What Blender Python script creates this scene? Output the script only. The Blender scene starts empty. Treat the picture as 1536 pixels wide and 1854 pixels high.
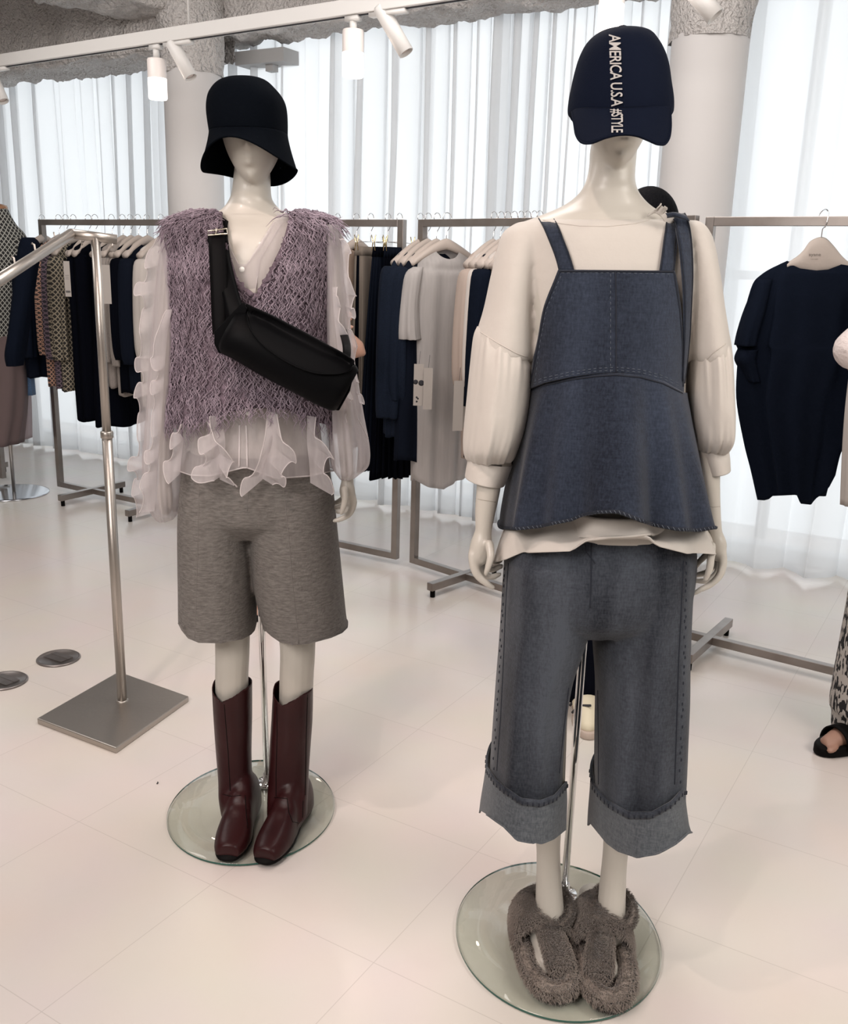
import bpy, bmesh, math, random
import numpy as np
from mathutils import Vector, Matrix
from mathutils.bvhtree import BVHTree

random.seed(7)
rng = np.random.default_rng(7)
SC = bpy.context.scene
COL = SC.collection
PI = math.pi

# ------------------------------------------------------------------ camera
PW, PH, FPX, EYE = 1536, 1854, 1699.0, 1.38
PITCH, ROLL = math.radians(14.70), math.radians(1.664)
CAMP = np.array([0.0, 0.0, EYE])
FWD = np.array([0, math.cos(PITCH), -math.sin(PITCH)])
_up0 = np.array([0, math.sin(PITCH), math.cos(PITCH)])
_r0 = np.array([1.0, 0, 0])
CR = math.cos(ROLL) * _r0 + math.sin(ROLL) * _up0
CU = -math.sin(ROLL) * _r0 + math.cos(ROLL) * _up0
cd = bpy.data.cameras.new('camera')
cam = bpy.data.objects.new('camera', cd)
COL.objects.link(cam)
cd.sensor_fit = 'VERTICAL'
cd.sensor_height = 24.0
cd.lens = FPX / PH * 24.0
cd.clip_start = 0.05
cam.matrix_world = Matrix(((CR[0], CU[0], -FWD[0], 0), (CR[1], CU[1], -FWD[1], 0), (CR[2], CU[2], -FWD[2], EYE), (0, 0, 0, 1)))
SC.camera = cam

# ------------------------------------------------------------------ world, lamps, exposure
w = bpy.data.worlds.new('daylight')
SC.world = w
w.use_nodes = True
w.node_tree.nodes['Background'].inputs[0].default_value = (0.95, 0.98, 1.0, 1)
w.node_tree.nodes['Background'].inputs[1].default_value = 1.62
SC.view_settings.view_transform = 'Standard'
SC.view_settings.look = 'None'
SC.view_settings.exposure = 0.12
SC.view_settings.gamma = 1.0
SC.cycles.max_bounces = 10
SC.cycles.transparent_max_bounces = 24
SC.cycles.use_denoising = True
SC.cycles.sample_clamp_indirect = 6.0

def lamp(name, kind, loc, target, power, color, size=0.2, spot=None, blend=0.4):
    l = bpy.data.lights.new(name, kind)
    l.energy = power
    l.color = color
    if kind == 'AREA':
        l.shape = 'DISK'
        l.size = size
    else:
        l.shadow_soft_size = size
    if kind == 'SPOT':
        l.spot_size = math.radians(spot)
        l.spot_blend = blend
    o = bpy.data.objects.new(name, l)
    COL.objects.link(o)
    o.location = loc
    d = Vector(target) - Vector(loc)
    o.rotation_euler = d.to_track_quat('-Z', 'Y').to_euler()
    return o

lamp('fill_light_front', 'AREA', (-1.6, -0.6, 2.65), (-0.2, 2.0, 0.7), 80, (1.0, 0.925, 0.885), 1.6)  # soft front fill, added to stand in for unseen shop lighting
lamp('fill_light_side', 'AREA', (2.2, 0.2, 2.65), (0.4, 2.2, 0.6), 52, (1.0, 0.93, 0.86), 1.6)  # broad side fill added at the right for general shop brightness
lamp('fill_light_middle', 'AREA', (0.2, 2.7, 2.75), (0.0, 3.4, 0.0), 28, (1.0, 0.95, 0.92), 1.3)  # fill added out of view to brighten the middle of the floor
lamp('fill_light_left', 'AREA', (-2.3, 3.3, 2.75), (-1.7, 4.3, 0.0), 22, (1.0, 0.96, 0.93), 1.3)  # added fill, lifts the dim floor and garments at the left
lamp('spotlight_first', 'SPOT', (-1.15, 1.15, 2.75), (-0.42, 2.25, 1.0), 44, (1.0, 0.80, 0.72), 0.03, 62, 0.5)
lamp('spotlight_second', 'SPOT', (-0.45, 0.55, 2.75), (0.35, 1.85, 1.0), 34, (1.0, 0.82, 0.74), 0.03, 62, 0.5)
lamp('spotlight_third', 'SPOT', (1.3, 0.9, 2.75), (0.38, 1.8, 1.1), 14, (1.0, 0.93, 0.84), 0.04, 60, 0.5)

# ------------------------------------------------------------------ picture geometry
def ray(x, y):
    return FWD * FPX + CR * (x - 768.0) + CU * (927.0 - y)
def atY(x, y, Y):
    v = ray(x, y)
    return CAMP + v * (Y / v[1])
def atZ(x, y, z=0.0):
    v = ray(x, y)
    return CAMP + v * ((z - EYE) / v[2])
def proj(P):
    d = np.asarray(P, float) - CAMP
    z = d @ FWD
    return 768.0 + FPX * (d @ CR) / z, 927.0 - FPX * (d @ CU) / z
def pxm(Y, z=1.0):
    """metres per pixel at a point"""
    return (Y * math.cos(PITCH) + (EYE - z) * math.sin(PITCH)) / FPX

# ------------------------------------------------------------------ materials
MATS = {}
def mat(name, color=(0.8, 0.8, 0.8), rough=0.6, metal=0.0, noise=None, bump=None, sheen=0.0, coat=0.0, spec=0.5, aniso=None):
    """noise=(scale, color2, amount, (sx,sy,sz)); bump=(scale, strength, (sx,sy,sz))"""
    if name in MATS:
        return MATS[name]
    m = bpy.data.materials.new(name)
    m.use_nodes = True
    nt = m.node_tree
    b = nt.nodes['Principled BSDF']
    b.inputs['Base Color'].default_value = (*color, 1)
    b.inputs['Roughness'].default_value = rough
    b.inputs['Metallic'].default_value = metal
    b.inputs['Sheen Weight'].default_value = sheen
    b.inputs['Coat Weight'].default_value = coat
    b.inputs['Coat Roughness'].default_value = 0.12
    b.inputs['Specular IOR Level'].default_value = spec
    tc = nt.nodes.new('ShaderNodeTexCoord')
    def ntex(scale, sc3, detail=4):
        mp = nt.nodes.new('ShaderNodeMapping')
        mp.inputs['Scale'].default_value = sc3
        nt.links.new(tc.outputs['Object'], mp.inputs['Vector'])
        n = nt.nodes.new('ShaderNodeTexNoise')
        n.inputs['Scale'].default_value = scale
        n.inputs['Detail'].default_value = detail
        nt.links.new(mp.outputs[0], n.inputs['Vector'])
        return n
    if noise:
        n = ntex(noise[0], noise[3] if len(noise) > 3 else (1, 1, 1))
        cr = nt.nodes.new('ShaderNodeValToRGB')
        lo, hi = 0.5 - noise[2] * 0.25, 0.5 + noise[2] * 0.25
        cr.color_ramp.elements[0].position = max(0, min(lo, hi - 0.02))
        cr.color_ramp.elements[1].position = min(1, hi)
        cr.color_ramp.elements[0].color = (*color, 1)
        cr.color_ramp.elements[1].color = (*noise[1], 1)
        nt.links.new(n.outputs['Fac'], cr.inputs[0])
        nt.links.new(cr.outputs[0], b.inputs['Base Color'])
    if bump:
        n = ntex(bump[0], bump[2] if len(bump) > 2 else (1, 1, 1))
        bp = nt.nodes.new('ShaderNodeBump')
        bp.inputs['Strength'].default_value = bump[1]
        bp.inputs['Distance'].default_value = 0.01 if len(bump) < 4 else bump[3]
        nt.links.new(n.outputs['Fac'], bp.inputs['Height'])
        nt.links.new(bp.outputs[0], b.inputs['Normal'])
    MATS[name] = m
    return m

def mat_denim(name, dark, light, fade=0.5, streak=9.0):
    m = mat(name, dark, 0.85, bump=(420, 0.35, (1, 1, 1), 0.002), sheen=0.15, spec=0.2)
    nt = m.node_tree
    b = nt.nodes['Principled BSDF']
    tc = [n for n in nt.nodes if n.type == 'TEX_COORD'][0]
    def nz(scale, s3, det):
        mp = nt.nodes.new('ShaderNodeMapping')
        mp.inputs['Scale'].default_value = s3
        nt.links.new(tc.outputs['Object'], mp.inputs['Vector'])
        n = nt.nodes.new('ShaderNodeTexNoise')
        n.inputs['Scale'].default_value = scale
        n.inputs['Detail'].default_value = det
        nt.links.new(mp.outputs[0], n.inputs['Vector'])
        return n.outputs['Fac']
    def mth(op, a, c):
        n = nt.nodes.new('ShaderNodeMath')
        n.operation = op
        for k, v in enumerate((a, c)):
            if isinstance(v, (int, float)):
                n.inputs[k].default_value = v
            else:
                nt.links.new(v, n.inputs[k])
        return n.outputs[0]
    big = mth('MULTIPLY', nz(streak, (1, 1, 0.18), 3), fade)
    yarn = mth('MULTIPLY', nz(320, (1, 1, 0.35), 2), 0.55)
    weft = mth('MULTIPLY', nz(260, (0.25, 0.25, 1.2), 2), 0.35)
    s = mth('ADD', mth('ADD', big, yarn), weft)
    s = mth('SUBTRACT', s, (fade + 0.9) * 0.5 - 0.42)
    cr = nt.nodes.new('ShaderNodeValToRGB')
    cr.color_ramp.elements[0].position = 0.16
    cr.color_ramp.elements[1].position = 0.86
    cr.color_ramp.elements[0].color = (*dark, 1)
    cr.color_ramp.elements[1].color = (*light, 1)
    nt.links.new(s, cr.inputs[0])
    nt.links.new(cr.outputs[0], b.inputs['Base Color'])
    return m

def mat_sheer(name, color, clear, rough=0.8, trans=0.45):
    m = bpy.data.materials.new(name)
    m.use_nodes = True
    nt = m.node_tree
    nt.nodes.clear()
    out = nt.nodes.new('ShaderNodeOutputMaterial')
    d = nt.nodes.new('ShaderNodeBsdfDiffuse')
    t = nt.nodes.new('ShaderNodeBsdfTranslucent')
    tr = nt.nodes.new('ShaderNodeBsdfTransparent')
    d.inputs['Color'].default_value = (*color, 1)
    t.inputs['Color'].default_value = (*color, 1)
    m1 = nt.nodes.new('ShaderNodeMixShader')
    m1.inputs[0].default_value = trans
    m2 = nt.nodes.new('ShaderNodeMixShader')
    # threads: the cloth is a little denser in fine vertical runs
    tc = nt.nodes.new('ShaderNodeTexCoord')
    mp = nt.nodes.new('ShaderNodeMapping')
    mp.inputs['Scale'].default_value = (1, 1, 0.08)
    n = nt.nodes.new('ShaderNodeTexNoise')
    n.inputs['Scale'].default_value = 90
    mr = nt.nodes.new('ShaderNodeMapRange')
    mr.inputs['To Min'].default_value = max(0, clear - 0.12)
    mr.inputs['To Max'].default_value = clear + 0.12
    nt.links.new(tc.outputs['Object'], mp.inputs[0])
    nt.links.new(mp.outputs[0], n.inputs['Vector'])
    nt.links.new(n.outputs['Fac'], mr.inputs[0])
    nt.links.new(mr.outputs[0], m2.inputs[0])
    nt.links.new(d.outputs[0], m1.inputs[1])
    nt.links.new(t.outputs[0], m1.inputs[2])
    nt.links.new(m1.outputs[0], m2.inputs[1])
    nt.links.new(tr.outputs[0], m2.inputs[2])
    nt.links.new(m2.outputs[0], out.inputs[0])
    return m

def mat_lattice(name, ca, cb, scale=60, thr=0.35):
    m = mat(name, ca, 0.85, bump=(300, 0.3))
    nt = m.node_tree
    b = nt.nodes['Principled BSDF']
    tc = [n for n in nt.nodes if n.type == 'TEX_COORD'][0]
    sep = nt.nodes.new('ShaderNodeSeparateXYZ')
    nt.links.new(tc.outputs['Object'], sep.inputs[0])
    def mth(op, a, c=0.0):
        n = nt.nodes.new('ShaderNodeMath')
        n.operation = op
        for k, v in enumerate((a, c)):
            if isinstance(v, (int, float)):
                n.inputs[k].default_value = v
            else:
                nt.links.new(v, n.inputs[k])
        return n.outputs[0]
    xy = mth('ADD', sep.outputs[0], sep.outputs[1])
    a = mth('ABSOLUTE', mth('SINE', mth('MULTIPLY', mth('ADD', xy, sep.outputs[2]), scale)))
    c = mth('ABSOLUTE', mth('SINE', mth('MULTIPLY', mth('SUBTRACT', xy, sep.outputs[2]), scale)))
    s = mth('LESS_THAN', mth('MINIMUM', a, c), thr)
    mx = nt.nodes.new('ShaderNodeMix')
    mx.data_type = 'RGBA'
    nt.links.new(s, mx.inputs[0])
    mx.inputs[6].default_value = (*ca, 1)
    mx.inputs[7].default_value = (*cb, 1)
    nt.links.new(mx.outputs[2], b.inputs['Base Color'])
    return m

def mat_emit(name, color, strength):
    m = bpy.data.materials.new(name)
    m.use_nodes = True
    b = m.node_tree.nodes['Principled BSDF']
    b.inputs['Base Color'].default_value = (*color, 1)
    b.inputs['Emission Color'].default_value = (*color, 1)
    b.inputs['Emission Strength'].default_value = strength
    return m

def mat_glass(name, tint, rough=0.0):
    m = bpy.data.materials.new(name)
    m.use_nodes = True
    nt = m.node_tree
    nt.nodes.clear()
    out = nt.nodes.new('ShaderNodeOutputMaterial')
    tr = nt.nodes.new('ShaderNodeBsdfTransparent')
    tr.inputs['Color'].default_value = (*tint, 1)
    g = nt.nodes.new('ShaderNodeBsdfGlossy')
    g.inputs['Roughness'].default_value = rough
    lw = nt.nodes.new('ShaderNodeLayerWeight')
    lw.inputs['Blend'].default_value = 0.5
    pw = nt.nodes.new('ShaderNodeMath')
    pw.operation = 'POWER'
    pw.inputs[1].default_value = 4.0
    fr = nt.nodes.new('ShaderNodeMath')
    fr.operation = 'MULTIPLY_ADD'
    fr.inputs[1].default_value = 0.93
    fr.inputs[2].default_value = 0.045
    nt.links.new(lw.outputs['Facing'], pw.inputs[0])
    nt.links.new(pw.outputs[0], fr.inputs[0])
    mx = nt.nodes.new('ShaderNodeMixShader')
    nt.links.new(fr.outputs[0], mx.inputs[0])
    nt.links.new(tr.outputs[0], mx.inputs[1])
    nt.links.new(g.outputs[0], mx.inputs[2])
    nt.links.new(mx.outputs[0], out.inputs[0])
    return m

SKIN = mat('mannequin_shell', (0.50, 0.47, 0.42), 0.40, coat=0.06)
STEEL = mat('brushed_steel', (0.44, 0.405, 0.37), 0.36, 0.95, bump=(60, 0.08, (1, 1, 14)))
RACKM = mat('rack_steel', (0.36, 0.33, 0.31), 0.34, 0.9, noise=(7, (0.24, 0.21, 0.19), 1.0))
CHROME = mat('chrome', (0.75, 0.75, 0.75), 0.07, 1.0)
BRASS = mat('gold_metal', (0.80, 0.66, 0.36), 0.25, 1.0)
WHITEP = mat('white_lamp_paint', (0.66, 0.645, 0.625), 0.45)
LEATH = mat('black_leather', (0.0018, 0.0019, 0.0024), 0.5, bump=(500, 0.12, (1, 1, 1), 0.001), spec=0.055)
BLACKF = mat('black_felt', (0.0025, 0.0035, 0.0055), 0.95, bump=(300, 0.2), spec=0.02)
NAVY = mat('navy_cloth', (0.0042, 0.0066, 0.0135), 0.9, bump=(260, 0.2), spec=0.05)
BLACKC = mat('black_cloth', (0.0025, 0.003, 0.0055), 0.95, spec=0.02)
DENIM = mat_denim('apron_denim', (0.006, 0.009, 0.018), (0.039, 0.052, 0.082), 1.1, 7.0)
JEAN = mat_denim('jeans_denim', (0.006, 0.008, 0.014), (0.058, 0.067, 0.083), 2.0, 12.0)
CUFFD = mat_denim('cuff_denim', (0.035, 0.041, 0.050), (0.155, 0.17, 0.185), 0.5, 10.0)
STITCH = mat('dark_stitching', (0.008, 0.011, 0.02), 0.9)
STITCHL = mat('pale_stitching', (0.085, 0.10, 0.125), 0.9)
COTTON = mat('white_cotton', (0.51, 0.475, 0.435), 0.8, bump=(35, 0.15), sheen=0.1)
VEST = mat('mauve_yarn', (0.070, 0.048, 0.062), 0.95, noise=(60, (0.20, 0.15, 0.185), 1.2), bump=(90, 1.0, (1, 1, 1), 0.01))
VESTF = mat('mauve_fringe', (0.19, 0.145, 0.18), 0.9, noise=(30, (0.40, 0.33, 0.385), 1.4))
MELANGE = mat('grey_melange', (0.072, 0.064, 0.058), 0.9, noise=(190, (0.20, 0.185, 0.172), 1.3, (0.35, 0.35, 1.6)), bump=(200, 0.3))
BOOTM = mat('oxblood_leather', (0.020, 0.0042, 0.0050), 0.36, noise=(9, (0.034, 0.0075, 0.0080), 1.0), bump=(14, 0.25), spec=0.22)
SOLEM = mat('black_sole', (0.004, 0.0035, 0.0035), 0.6, spec=.08)
FURM = mat('taupe_fur', (0.17, 0.135, 0.115), 0.95, noise=(26, (0.34, 0.29, 0.25), 1.3), sheen=0.2)
CHIF = mat_sheer('chiffon', (0.70, 0.655, 0.665), 0.42)
CHIFE = mat_sheer('chiffon_edge', (0.80, 0.76, 0.76), 0.12)
GLASS = mat_glass('clear_glass', (0.93, 0.95, 0.93))
GEDGE = mat('green_glass_edge', (0.02, 0.09, 0.07), 0.1)
HANG = mat('beige_hanger', (0.43, 0.37, 0.33), 0.5)
TAGM = mat('card_tag', (0.34, 0.31, 0.285), 0.8)
INK = mat('dark_print', (0.02, 0.02, 0.025), 0.8)
HUMAN = mat('person_skin', (0.36, 0.205, 0.15), 0.5)

# ------------------------------------------------------------------ mesh helpers
class MB:
    def __init__(s):
        s.v = []
        s.f = []
    def add(s, V, F):
        o = len(s.v)
        s.v.extend([tuple(p) for p in V])
        s.f.extend([tuple(i + o for i in f) for f in F])
        return s
    def grid(s, G, cu=False, cap0=False, cap1=False):
        """G: m rings x n points"""
        G = np.asarray(G)
        m, n, _ = G.shape
        V = G.reshape(-1, 3).tolist()
        F = []
        for i in range(m - 1):
            for j in range(n if cu else n - 1):
                k = (j + 1) % n
                F.append((i * n + j, i * n + k, (i + 1) * n + k, (i + 1) * n + j))
        if cap0:
            V.append(G[0].mean(0).tolist())
            c = len(V) - 1
            F += [(c, (j + 1) % n, j) for j in range(n)]
        if cap1:
            V.append(G[-1].mean(0).tolist())
            c = len(V) - 1
            b = (m - 1) * n
            F += [(c, b + j, b + (j + 1) % n) for j in range(n)]
        return s.add(V, F)
    def box(s, c, size, ax=None):
        c = np.asarray(c, float)
        hx, hy, hz = [q / 2 for q in size]
        A = np.eye(3) if ax is None else np.asarray(ax, float)
        V = [c + A[0] * x * hx + A[1] * y * hy + A[2] * z * hz for x in (-1, 1) for y in (-1, 1) for z in (-1, 1)]
        F = [(0, 1, 3, 2), (4, 6, 7, 5), (0, 4, 5, 1), (2, 3, 7, 6), (0, 2, 6, 4), (1, 5, 7, 3)]
        return s.add(V, F)
    def tube(s, pts, r, n=8, cap=True, close=False):
        pts = np.asarray(pts, float)
        m = len(pts)
        rr = np.broadcast_to(np.asarray(r, float), (m,))
        G = []
        prev = None
        for i in range(m):
            a = pts[max(i - 1, 0)] if not close else pts[i - 1]
            b = pts[min(i + 1, m - 1)] if not close else pts[(i + 1) % m]
            t = b - a
            t = t / (np.linalg.norm(t) + 1e-12)
            if prev is None:
                ref = np.array([0, 0, 1.0]) if abs(t[2]) < 0.9 else np.array([1.0, 0, 0])
                u = np.cross(t, ref)
            else:
                u = prev - t * (prev @ t)
            u /= np.linalg.norm(u) + 1e-12
            prev = u
            v = np.cross(t, u)
            G.append([pts[i] + rr[i] * (math.cos(2 * PI * k / n) * u + math.sin(2 * PI * k / n) * v) for k in range(n)])
        if close:
            G.append(G[0])
            return s.grid(G, True)
        return s.grid(G, True, cap, cap)
    def ell(s, c, r, ax=None, n=20, m=12):
        c = np.asarray(c, float)
        A = np.eye(3) if ax is None else np.asarray(ax, float)
        G = []
        for i in range(m + 1):
            ph = PI * i / m
            ph = min(max(ph, 0.02), PI - 0.02)
            G.append([c + A[0] * r[0] * math.sin(ph) * math.cos(2 * PI * k / n) + A[1] * r[1] * math.sin(ph) * math.sin(2 * PI * k / n) + A[2] * r[2] * math.cos(ph) for k in range(n)])
        return s.grid(G, True, True, True)
    def lathe(s, c, prof, n=32, ax=None, cap0=True, cap1=True):
        c = np.asarray(c, float)
        A = np.eye(3) if ax is None else np.asarray(ax, float)
        G = [[c + A[2] * z + A[0] * r * math.cos(2 * PI * k / n) + A[1] * r * math.sin(2 * PI * k / n) for k in range(n)] for r, z in prof]
        return s.grid(G, True, cap0, cap1)

def smooth_chain(pts, k=6):
    P = np.asarray(pts, float)
    if len(P) < 3:
        return np.array([P[0] + (P[-1] - P[0]) * t for t in np.linspace(0, 1, k + 1)])
    out = []
    for i in range(len(P) - 1):
        p0, p1, p2, p3 = P[max(i - 1, 0)], P[i], P[i + 1], P[min(i + 2, len(P) - 1)]
        for t in np.linspace(0, 1, k, endpoint=False):
            out.append(0.5 * ((2 * p1) + (-p0 + p2) * t + (2 * p0 - 5 * p1 + 4 * p2 - p3) * t * t + (-p0 + 3 * p1 - 3 * p2 + p3) * t ** 3))
    out.append(P[-1])
    return np.array(out)

def limb(mb, pts, radii, n=16, k=6):
    """rounded tapered tube through pts"""
    Q = smooth_chain([list(p) + [r] for p, r in zip(pts, radii)], k)
    P, R = Q[:, :3], Q[:, 3]
    a = P[0] - P[1]
    a /= np.linalg.norm(a)
    b = P[-1] - P[-2]
    b /= np.linalg.norm(b)
    pre = [(P[0] + a * R[0] * math.sin(t), R[0] * math.cos(t)) for t in (1.35, 0.9, 0.45)]
    post = [(P[-1] + b * R[-1] * math.sin(t), R[-1] * math.cos(t)) for t in (0.45, 0.9, 1.35)]
    PP = [q[0] for q in pre] + list(P) + [q[0] for q in post]
    RR = [q[1] for q in pre] + list(R) + [q[1] for q in post]
    return mb.tube(PP, RR, n)

def pxchain(mb, lst, Y, n=16, k=5):
    """lst: (x, y, dY, radius in px)"""
    pts = [atY(x, y, Y + d) for x, y, d, r in lst]
    rad = [r * pxm(Y + d, p[2]) for (x, y, d, r), p in zip(lst, pts)]
    return limb(mb, pts, rad, n, k)

def build(name, mb, m, parent=None, smooth=True, solid=0.0, sub=0, offset=-1.0, bevel=0.0, mats=None, matidx=None):
    base = np.array(parent['_base']) if parent is not None and '_base' in parent else np.zeros(3)
    V = np.asarray(mb.v, float) - base
    me = bpy.data.meshes.new(name)
    me.from_pydata(V.tolist(), [], mb.f)
    me.validate()
    bm = bmesh.new()
    bm.from_mesh(me)
    bmesh.ops.recalc_face_normals(bm, faces=bm.faces)
    bm.to_mesh(me)
    bm.free()
    me.materials.append(m)
    for x in (mats or []):
        me.materials.append(x)
    if matidx is not None:
        me.polygons.foreach_set('material_index', matidx)
    if smooth:
        me.polygons.foreach_set('use_smooth', [True] * len(me.polygons))
    o = bpy.data.objects.new(name, me)
    COL.objects.link(o)
    if parent is not None:
        o.parent = parent
    if '_base' not in o:
        o['_base'] = base.tolist()
    if solid:
        md = o.modifiers.new('thick', 'SOLIDIFY')
        md.thickness = solid
        md.offset = offset
    if bevel:
        md = o.modifiers.new('bevel', 'BEVEL')
        md.width = bevel
        md.segments = 2
    if sub:
        md = o.modifiers.new('sub', 'SUBSURF')
        md.levels = md.render_levels = sub
    return o

def fuse(mb, voxel=0.005, smooth=3, cut=None):
    """voxel union of everything in mb, returned as a new MB"""
    me = bpy.data.meshes.new('tmp')
    me.from_pydata(mb.v, [], mb.f)
    bm = bmesh.new()
    bm.from_mesh(me)
    bmesh.ops.recalc_face_normals(bm, faces=bm.faces)
    bm.to_mesh(me)
    bm.free()
    o = bpy.data.objects.new('tmp', me)
    COL.objects.link(o)
    r = o.modifiers.new('r', 'REMESH')
    r.mode = 'VOXEL'
    r.voxel_size = voxel
    if smooth:
        s = o.modifiers.new('s', 'SMOOTH')
        s.iterations = smooth
        s.factor = 0.5
    dg = bpy.context.evaluated_depsgraph_get()
    e = o.evaluated_get(dg)
    m2 = e.to_mesh()
    out = MB()
    out.v = [tuple(v.co) for v in m2.vertices]
    out.f = [tuple(p.vertices) for p in m2.polygons]
    e.to_mesh_clear()
    bpy.data.objects.remove(o)
    bpy.data.meshes.remove(me)
    return out

def tag(o, label=None, cat=None, group=None, kind=None):
    if label:
        o['label'] = label
    if cat:
        o['category'] = cat
    if group:
        o['group'] = group
    if kind:
        o['kind'] = kind
    return o

def thing(name, loc, label, cat, group=None):
    o = bpy.data.objects.new(name, None)
    COL.objects.link(o)
    o.location = loc
    o.empty_display_size = 0.1
    o['_base'] = [float(q) for q in loc]
    return tag(o, label, cat, group)

def struct(name, mb, m, **k):
    o = build(name, mb, m, **k)
    if o.parent is None:
        o['kind'] = 'structure'
    return o

# loft through silhouettes read at a plane of the room: rows = (y or (yl, yr), xl, xr, depth[, dY[, arch]])
def loft(rows, Y, n=72, sub=5, e=2.0, fold=None, arc=None):
    R = []
    for r in rows:
        y, xl, xr, d = r[:4]
        dY = r[4] if len(r) > 4 else 0.0
        ar = r[5] if len(r) > 5 else 0.0
        yl, yr = (y if isinstance(y, tuple) else (y, y))
        R.append(list(atY(xl, yl, Y + dY)) + list(atY(xr, yr, Y + dY)) + [d, ar])
    Q = smooth_chain(R, sub)
    G = []
    m = len(Q)
    th = np.linspace(0, 2 * PI, n, endpoint=False) if arc is None else np.linspace(math.radians(arc[0]), math.radians(arc[1]), n)
    for i, q in enumerate(Q):
        A, B = q[:3], q[3:6]
        C = (A + B) / 2
        a = (B - A) / 2
        c, s = np.cos(th), np.sin(th)
        ex = 2.0 / e
        cc = np.sign(c) * np.abs(c) ** ex
        ss = np.sign(s) * np.abs(s) ** ex
        k = np.ones(n)
        if fold is not None:
            k = k + fold(th, i / (m - 1.0))
        P = C[None, :] + cc[:, None] * a[None, :] * k[:, None] + (ss * q[6] * k)[:, None] * np.array([0, 1.0, 0])[None, :]
        P[:, 2] += q[7] * np.maximum(0, -ss) ** 1.5
        G.append(P)
    return np.array(G)     # theta = -90 deg is the front (towards -Y)

def folds(seed, amp, ks=(7, 12, 19), t0=0.0, pw=1.0, twist=0.6):
    r = np.random.default_rng(seed)
    ph = r.uniform(0, 2 * PI, len(ks))
    am = r.uniform(0.5, 1.0, len(ks)) / np.arange(1, len(ks) + 1) ** 0.5
    tw = r.uniform(-twist, twist, len(ks))
    def f(th, t):
        g = amp * max(0.0, (t - t0) / (1 - t0)) ** pw
        v = 0
        for k, p, a, q in zip(ks, ph, am, tw):
            v = v + a * np.sin(k * th + p + q * t * 3)
        return g * v
    return f

def front_folds(seed, amp, ks=(4, 7, 11), t0=0.0, pw=1.0, twist=0.15, side=.25):
    f0 = folds(seed, amp, ks, t0, pw, twist)
    return lambda th, t: f0(th, t) * (side + (1 - side) * np.abs(np.sin(th)) ** 1.5)

def fit_line(G, row, pts, t0, front=True):
    """bend the rows so that row `row`'s front half follows a line in the picture"""
    m, n, _ = G.shape
    xs = [p[0] for p in pts]
    ys = [p[1] for p in pts]
    i0 = int(t0 * (m - 1))
    last = row if row >= 0 else m + row
    cy = G[last][:, 1].mean()
    for j in range(n):
        P = G[last, j]
        x, y = proj(P)
        wgt = 1.0 if P[1] < cy + 0.004 else max(0.0, 1 - (P[1] - cy) / 0.05)
        ty = np.interp(x, xs, ys)
        q = atY(x, ty, P[1])
        dz = (q[2] - P[2]) * wgt
        for i in range(i0 + 1, m):
            G[i, j, 2] += dz * min(1.0, (i - i0) / max(1, (last - i0)))
    return G

def bend_top(G, pts, frac=.3):
    xs, ys = [p[0] for p in pts], [p[1] for p in pts]
    m_ = len(G)
    cy = G[0][:, 1].mean()
    for j in range(G.shape[1]):
        P = G[0, j].copy()
        if P[1] < cy + .004:
            x, y = proj(P)
            dz = atY(x, np.interp(x, xs, ys), P[1])[2] - P[2]
            for i in range(m_):
                G[i, j, 2] += dz * max(0, 1 - i / (m_ * frac))
    return G

def bvh_of(mb):
    return BVHTree.FromPolygons([Vector(v) for v in mb.v], mb.f)

def drape(bvh, pts, off=0.001, fallback=None):
    """points of the picture dropped onto a surface"""
    out = []
    for x, y in pts:
        d = ray(x, y)
        d = d / np.linalg.norm(d)
        h = bvh.ray_cast(Vector(CAMP), Vector(d))
        if h[0] is None:
            if fallback is not None:
                out.append(atY(x, y, fallback))
            continue
        out.append(np.array(h[0]) - d * off)
    return np.array(out)

def seam(mb, bvh, pts, r=0.0012, step=6, off=0.0006, dash=None):
    P = []
    for (x0, y0), (x1, y1) in zip(pts[:-1], pts[1:]):
        k = max(1, int(math.hypot(x1 - x0, y1 - y0) / step))
        P += [(x0 + (x1 - x0) * i / k, y0 + (y1 - y0) * i / k) for i in range(k)]
    P.append(pts[-1])
    D = drape(bvh, P, off)
    if len(D) < 2:
        return
    if dash:
        for i in range(0, len(D) - 1, 2):
            mb.tube(D[i:i + 2], r, 5)
    else:
        mb.tube(D, r, 5)

def seams(par, m, bvh, lines, r=0.0012, step=6, off=0.0006, dash=None, name='seam'):
    for l_ in lines:
        b_m = MB()
        seam(b_m, bvh, l_, r, step, off, dash)
        if b_m.v:
            build(name, b_m, m, par)

def cutout(mb, poly, ylim):
    """drop the faces in front of ylim that fall inside a picture polygon, with a clean edge"""
    poly = np.array(poly, float)
    def inside(x, y):
        ins = False
        j = len(poly) - 1
        for i in range(len(poly)):
            xi, yi = poly[i]
            xj, yj = poly[j]
            if (yi > y) != (yj > y) and x < (xj - xi) * (y - yi) / (yj - yi) + xi:
                ins = not ins
            j = i
        return ins
    P = [proj(v) for v in mb.v]
    isin = [mb.v[k][1] < ylim and inside(*P[k]) for k in range(len(mb.v))]
    keep = [f for f in mb.f if not all(isin[k] for k in f)]
    mb.f = keep
    todo = {k for f in keep for k in f if isin[k]}
    for k in todo:
        x, y = P[k]
        best = None
        for a, b in zip(poly, np.roll(poly, -1, 0)):
            d = b - a
            t = min(1, max(0, ((x - a[0]) * d[0] + (y - a[1]) * d[1]) / (d @ d)))
            q = a + d * t
            r_ = math.hypot(q[0] - x, q[1] - y)
            if best is None or r_ < best[0]:
                best = (r_, q)
        if best[0] < 14:
            mb.v[k] = tuple(atY(best[1][0], best[1][1], mb.v[k][1]))
    return mb

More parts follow.
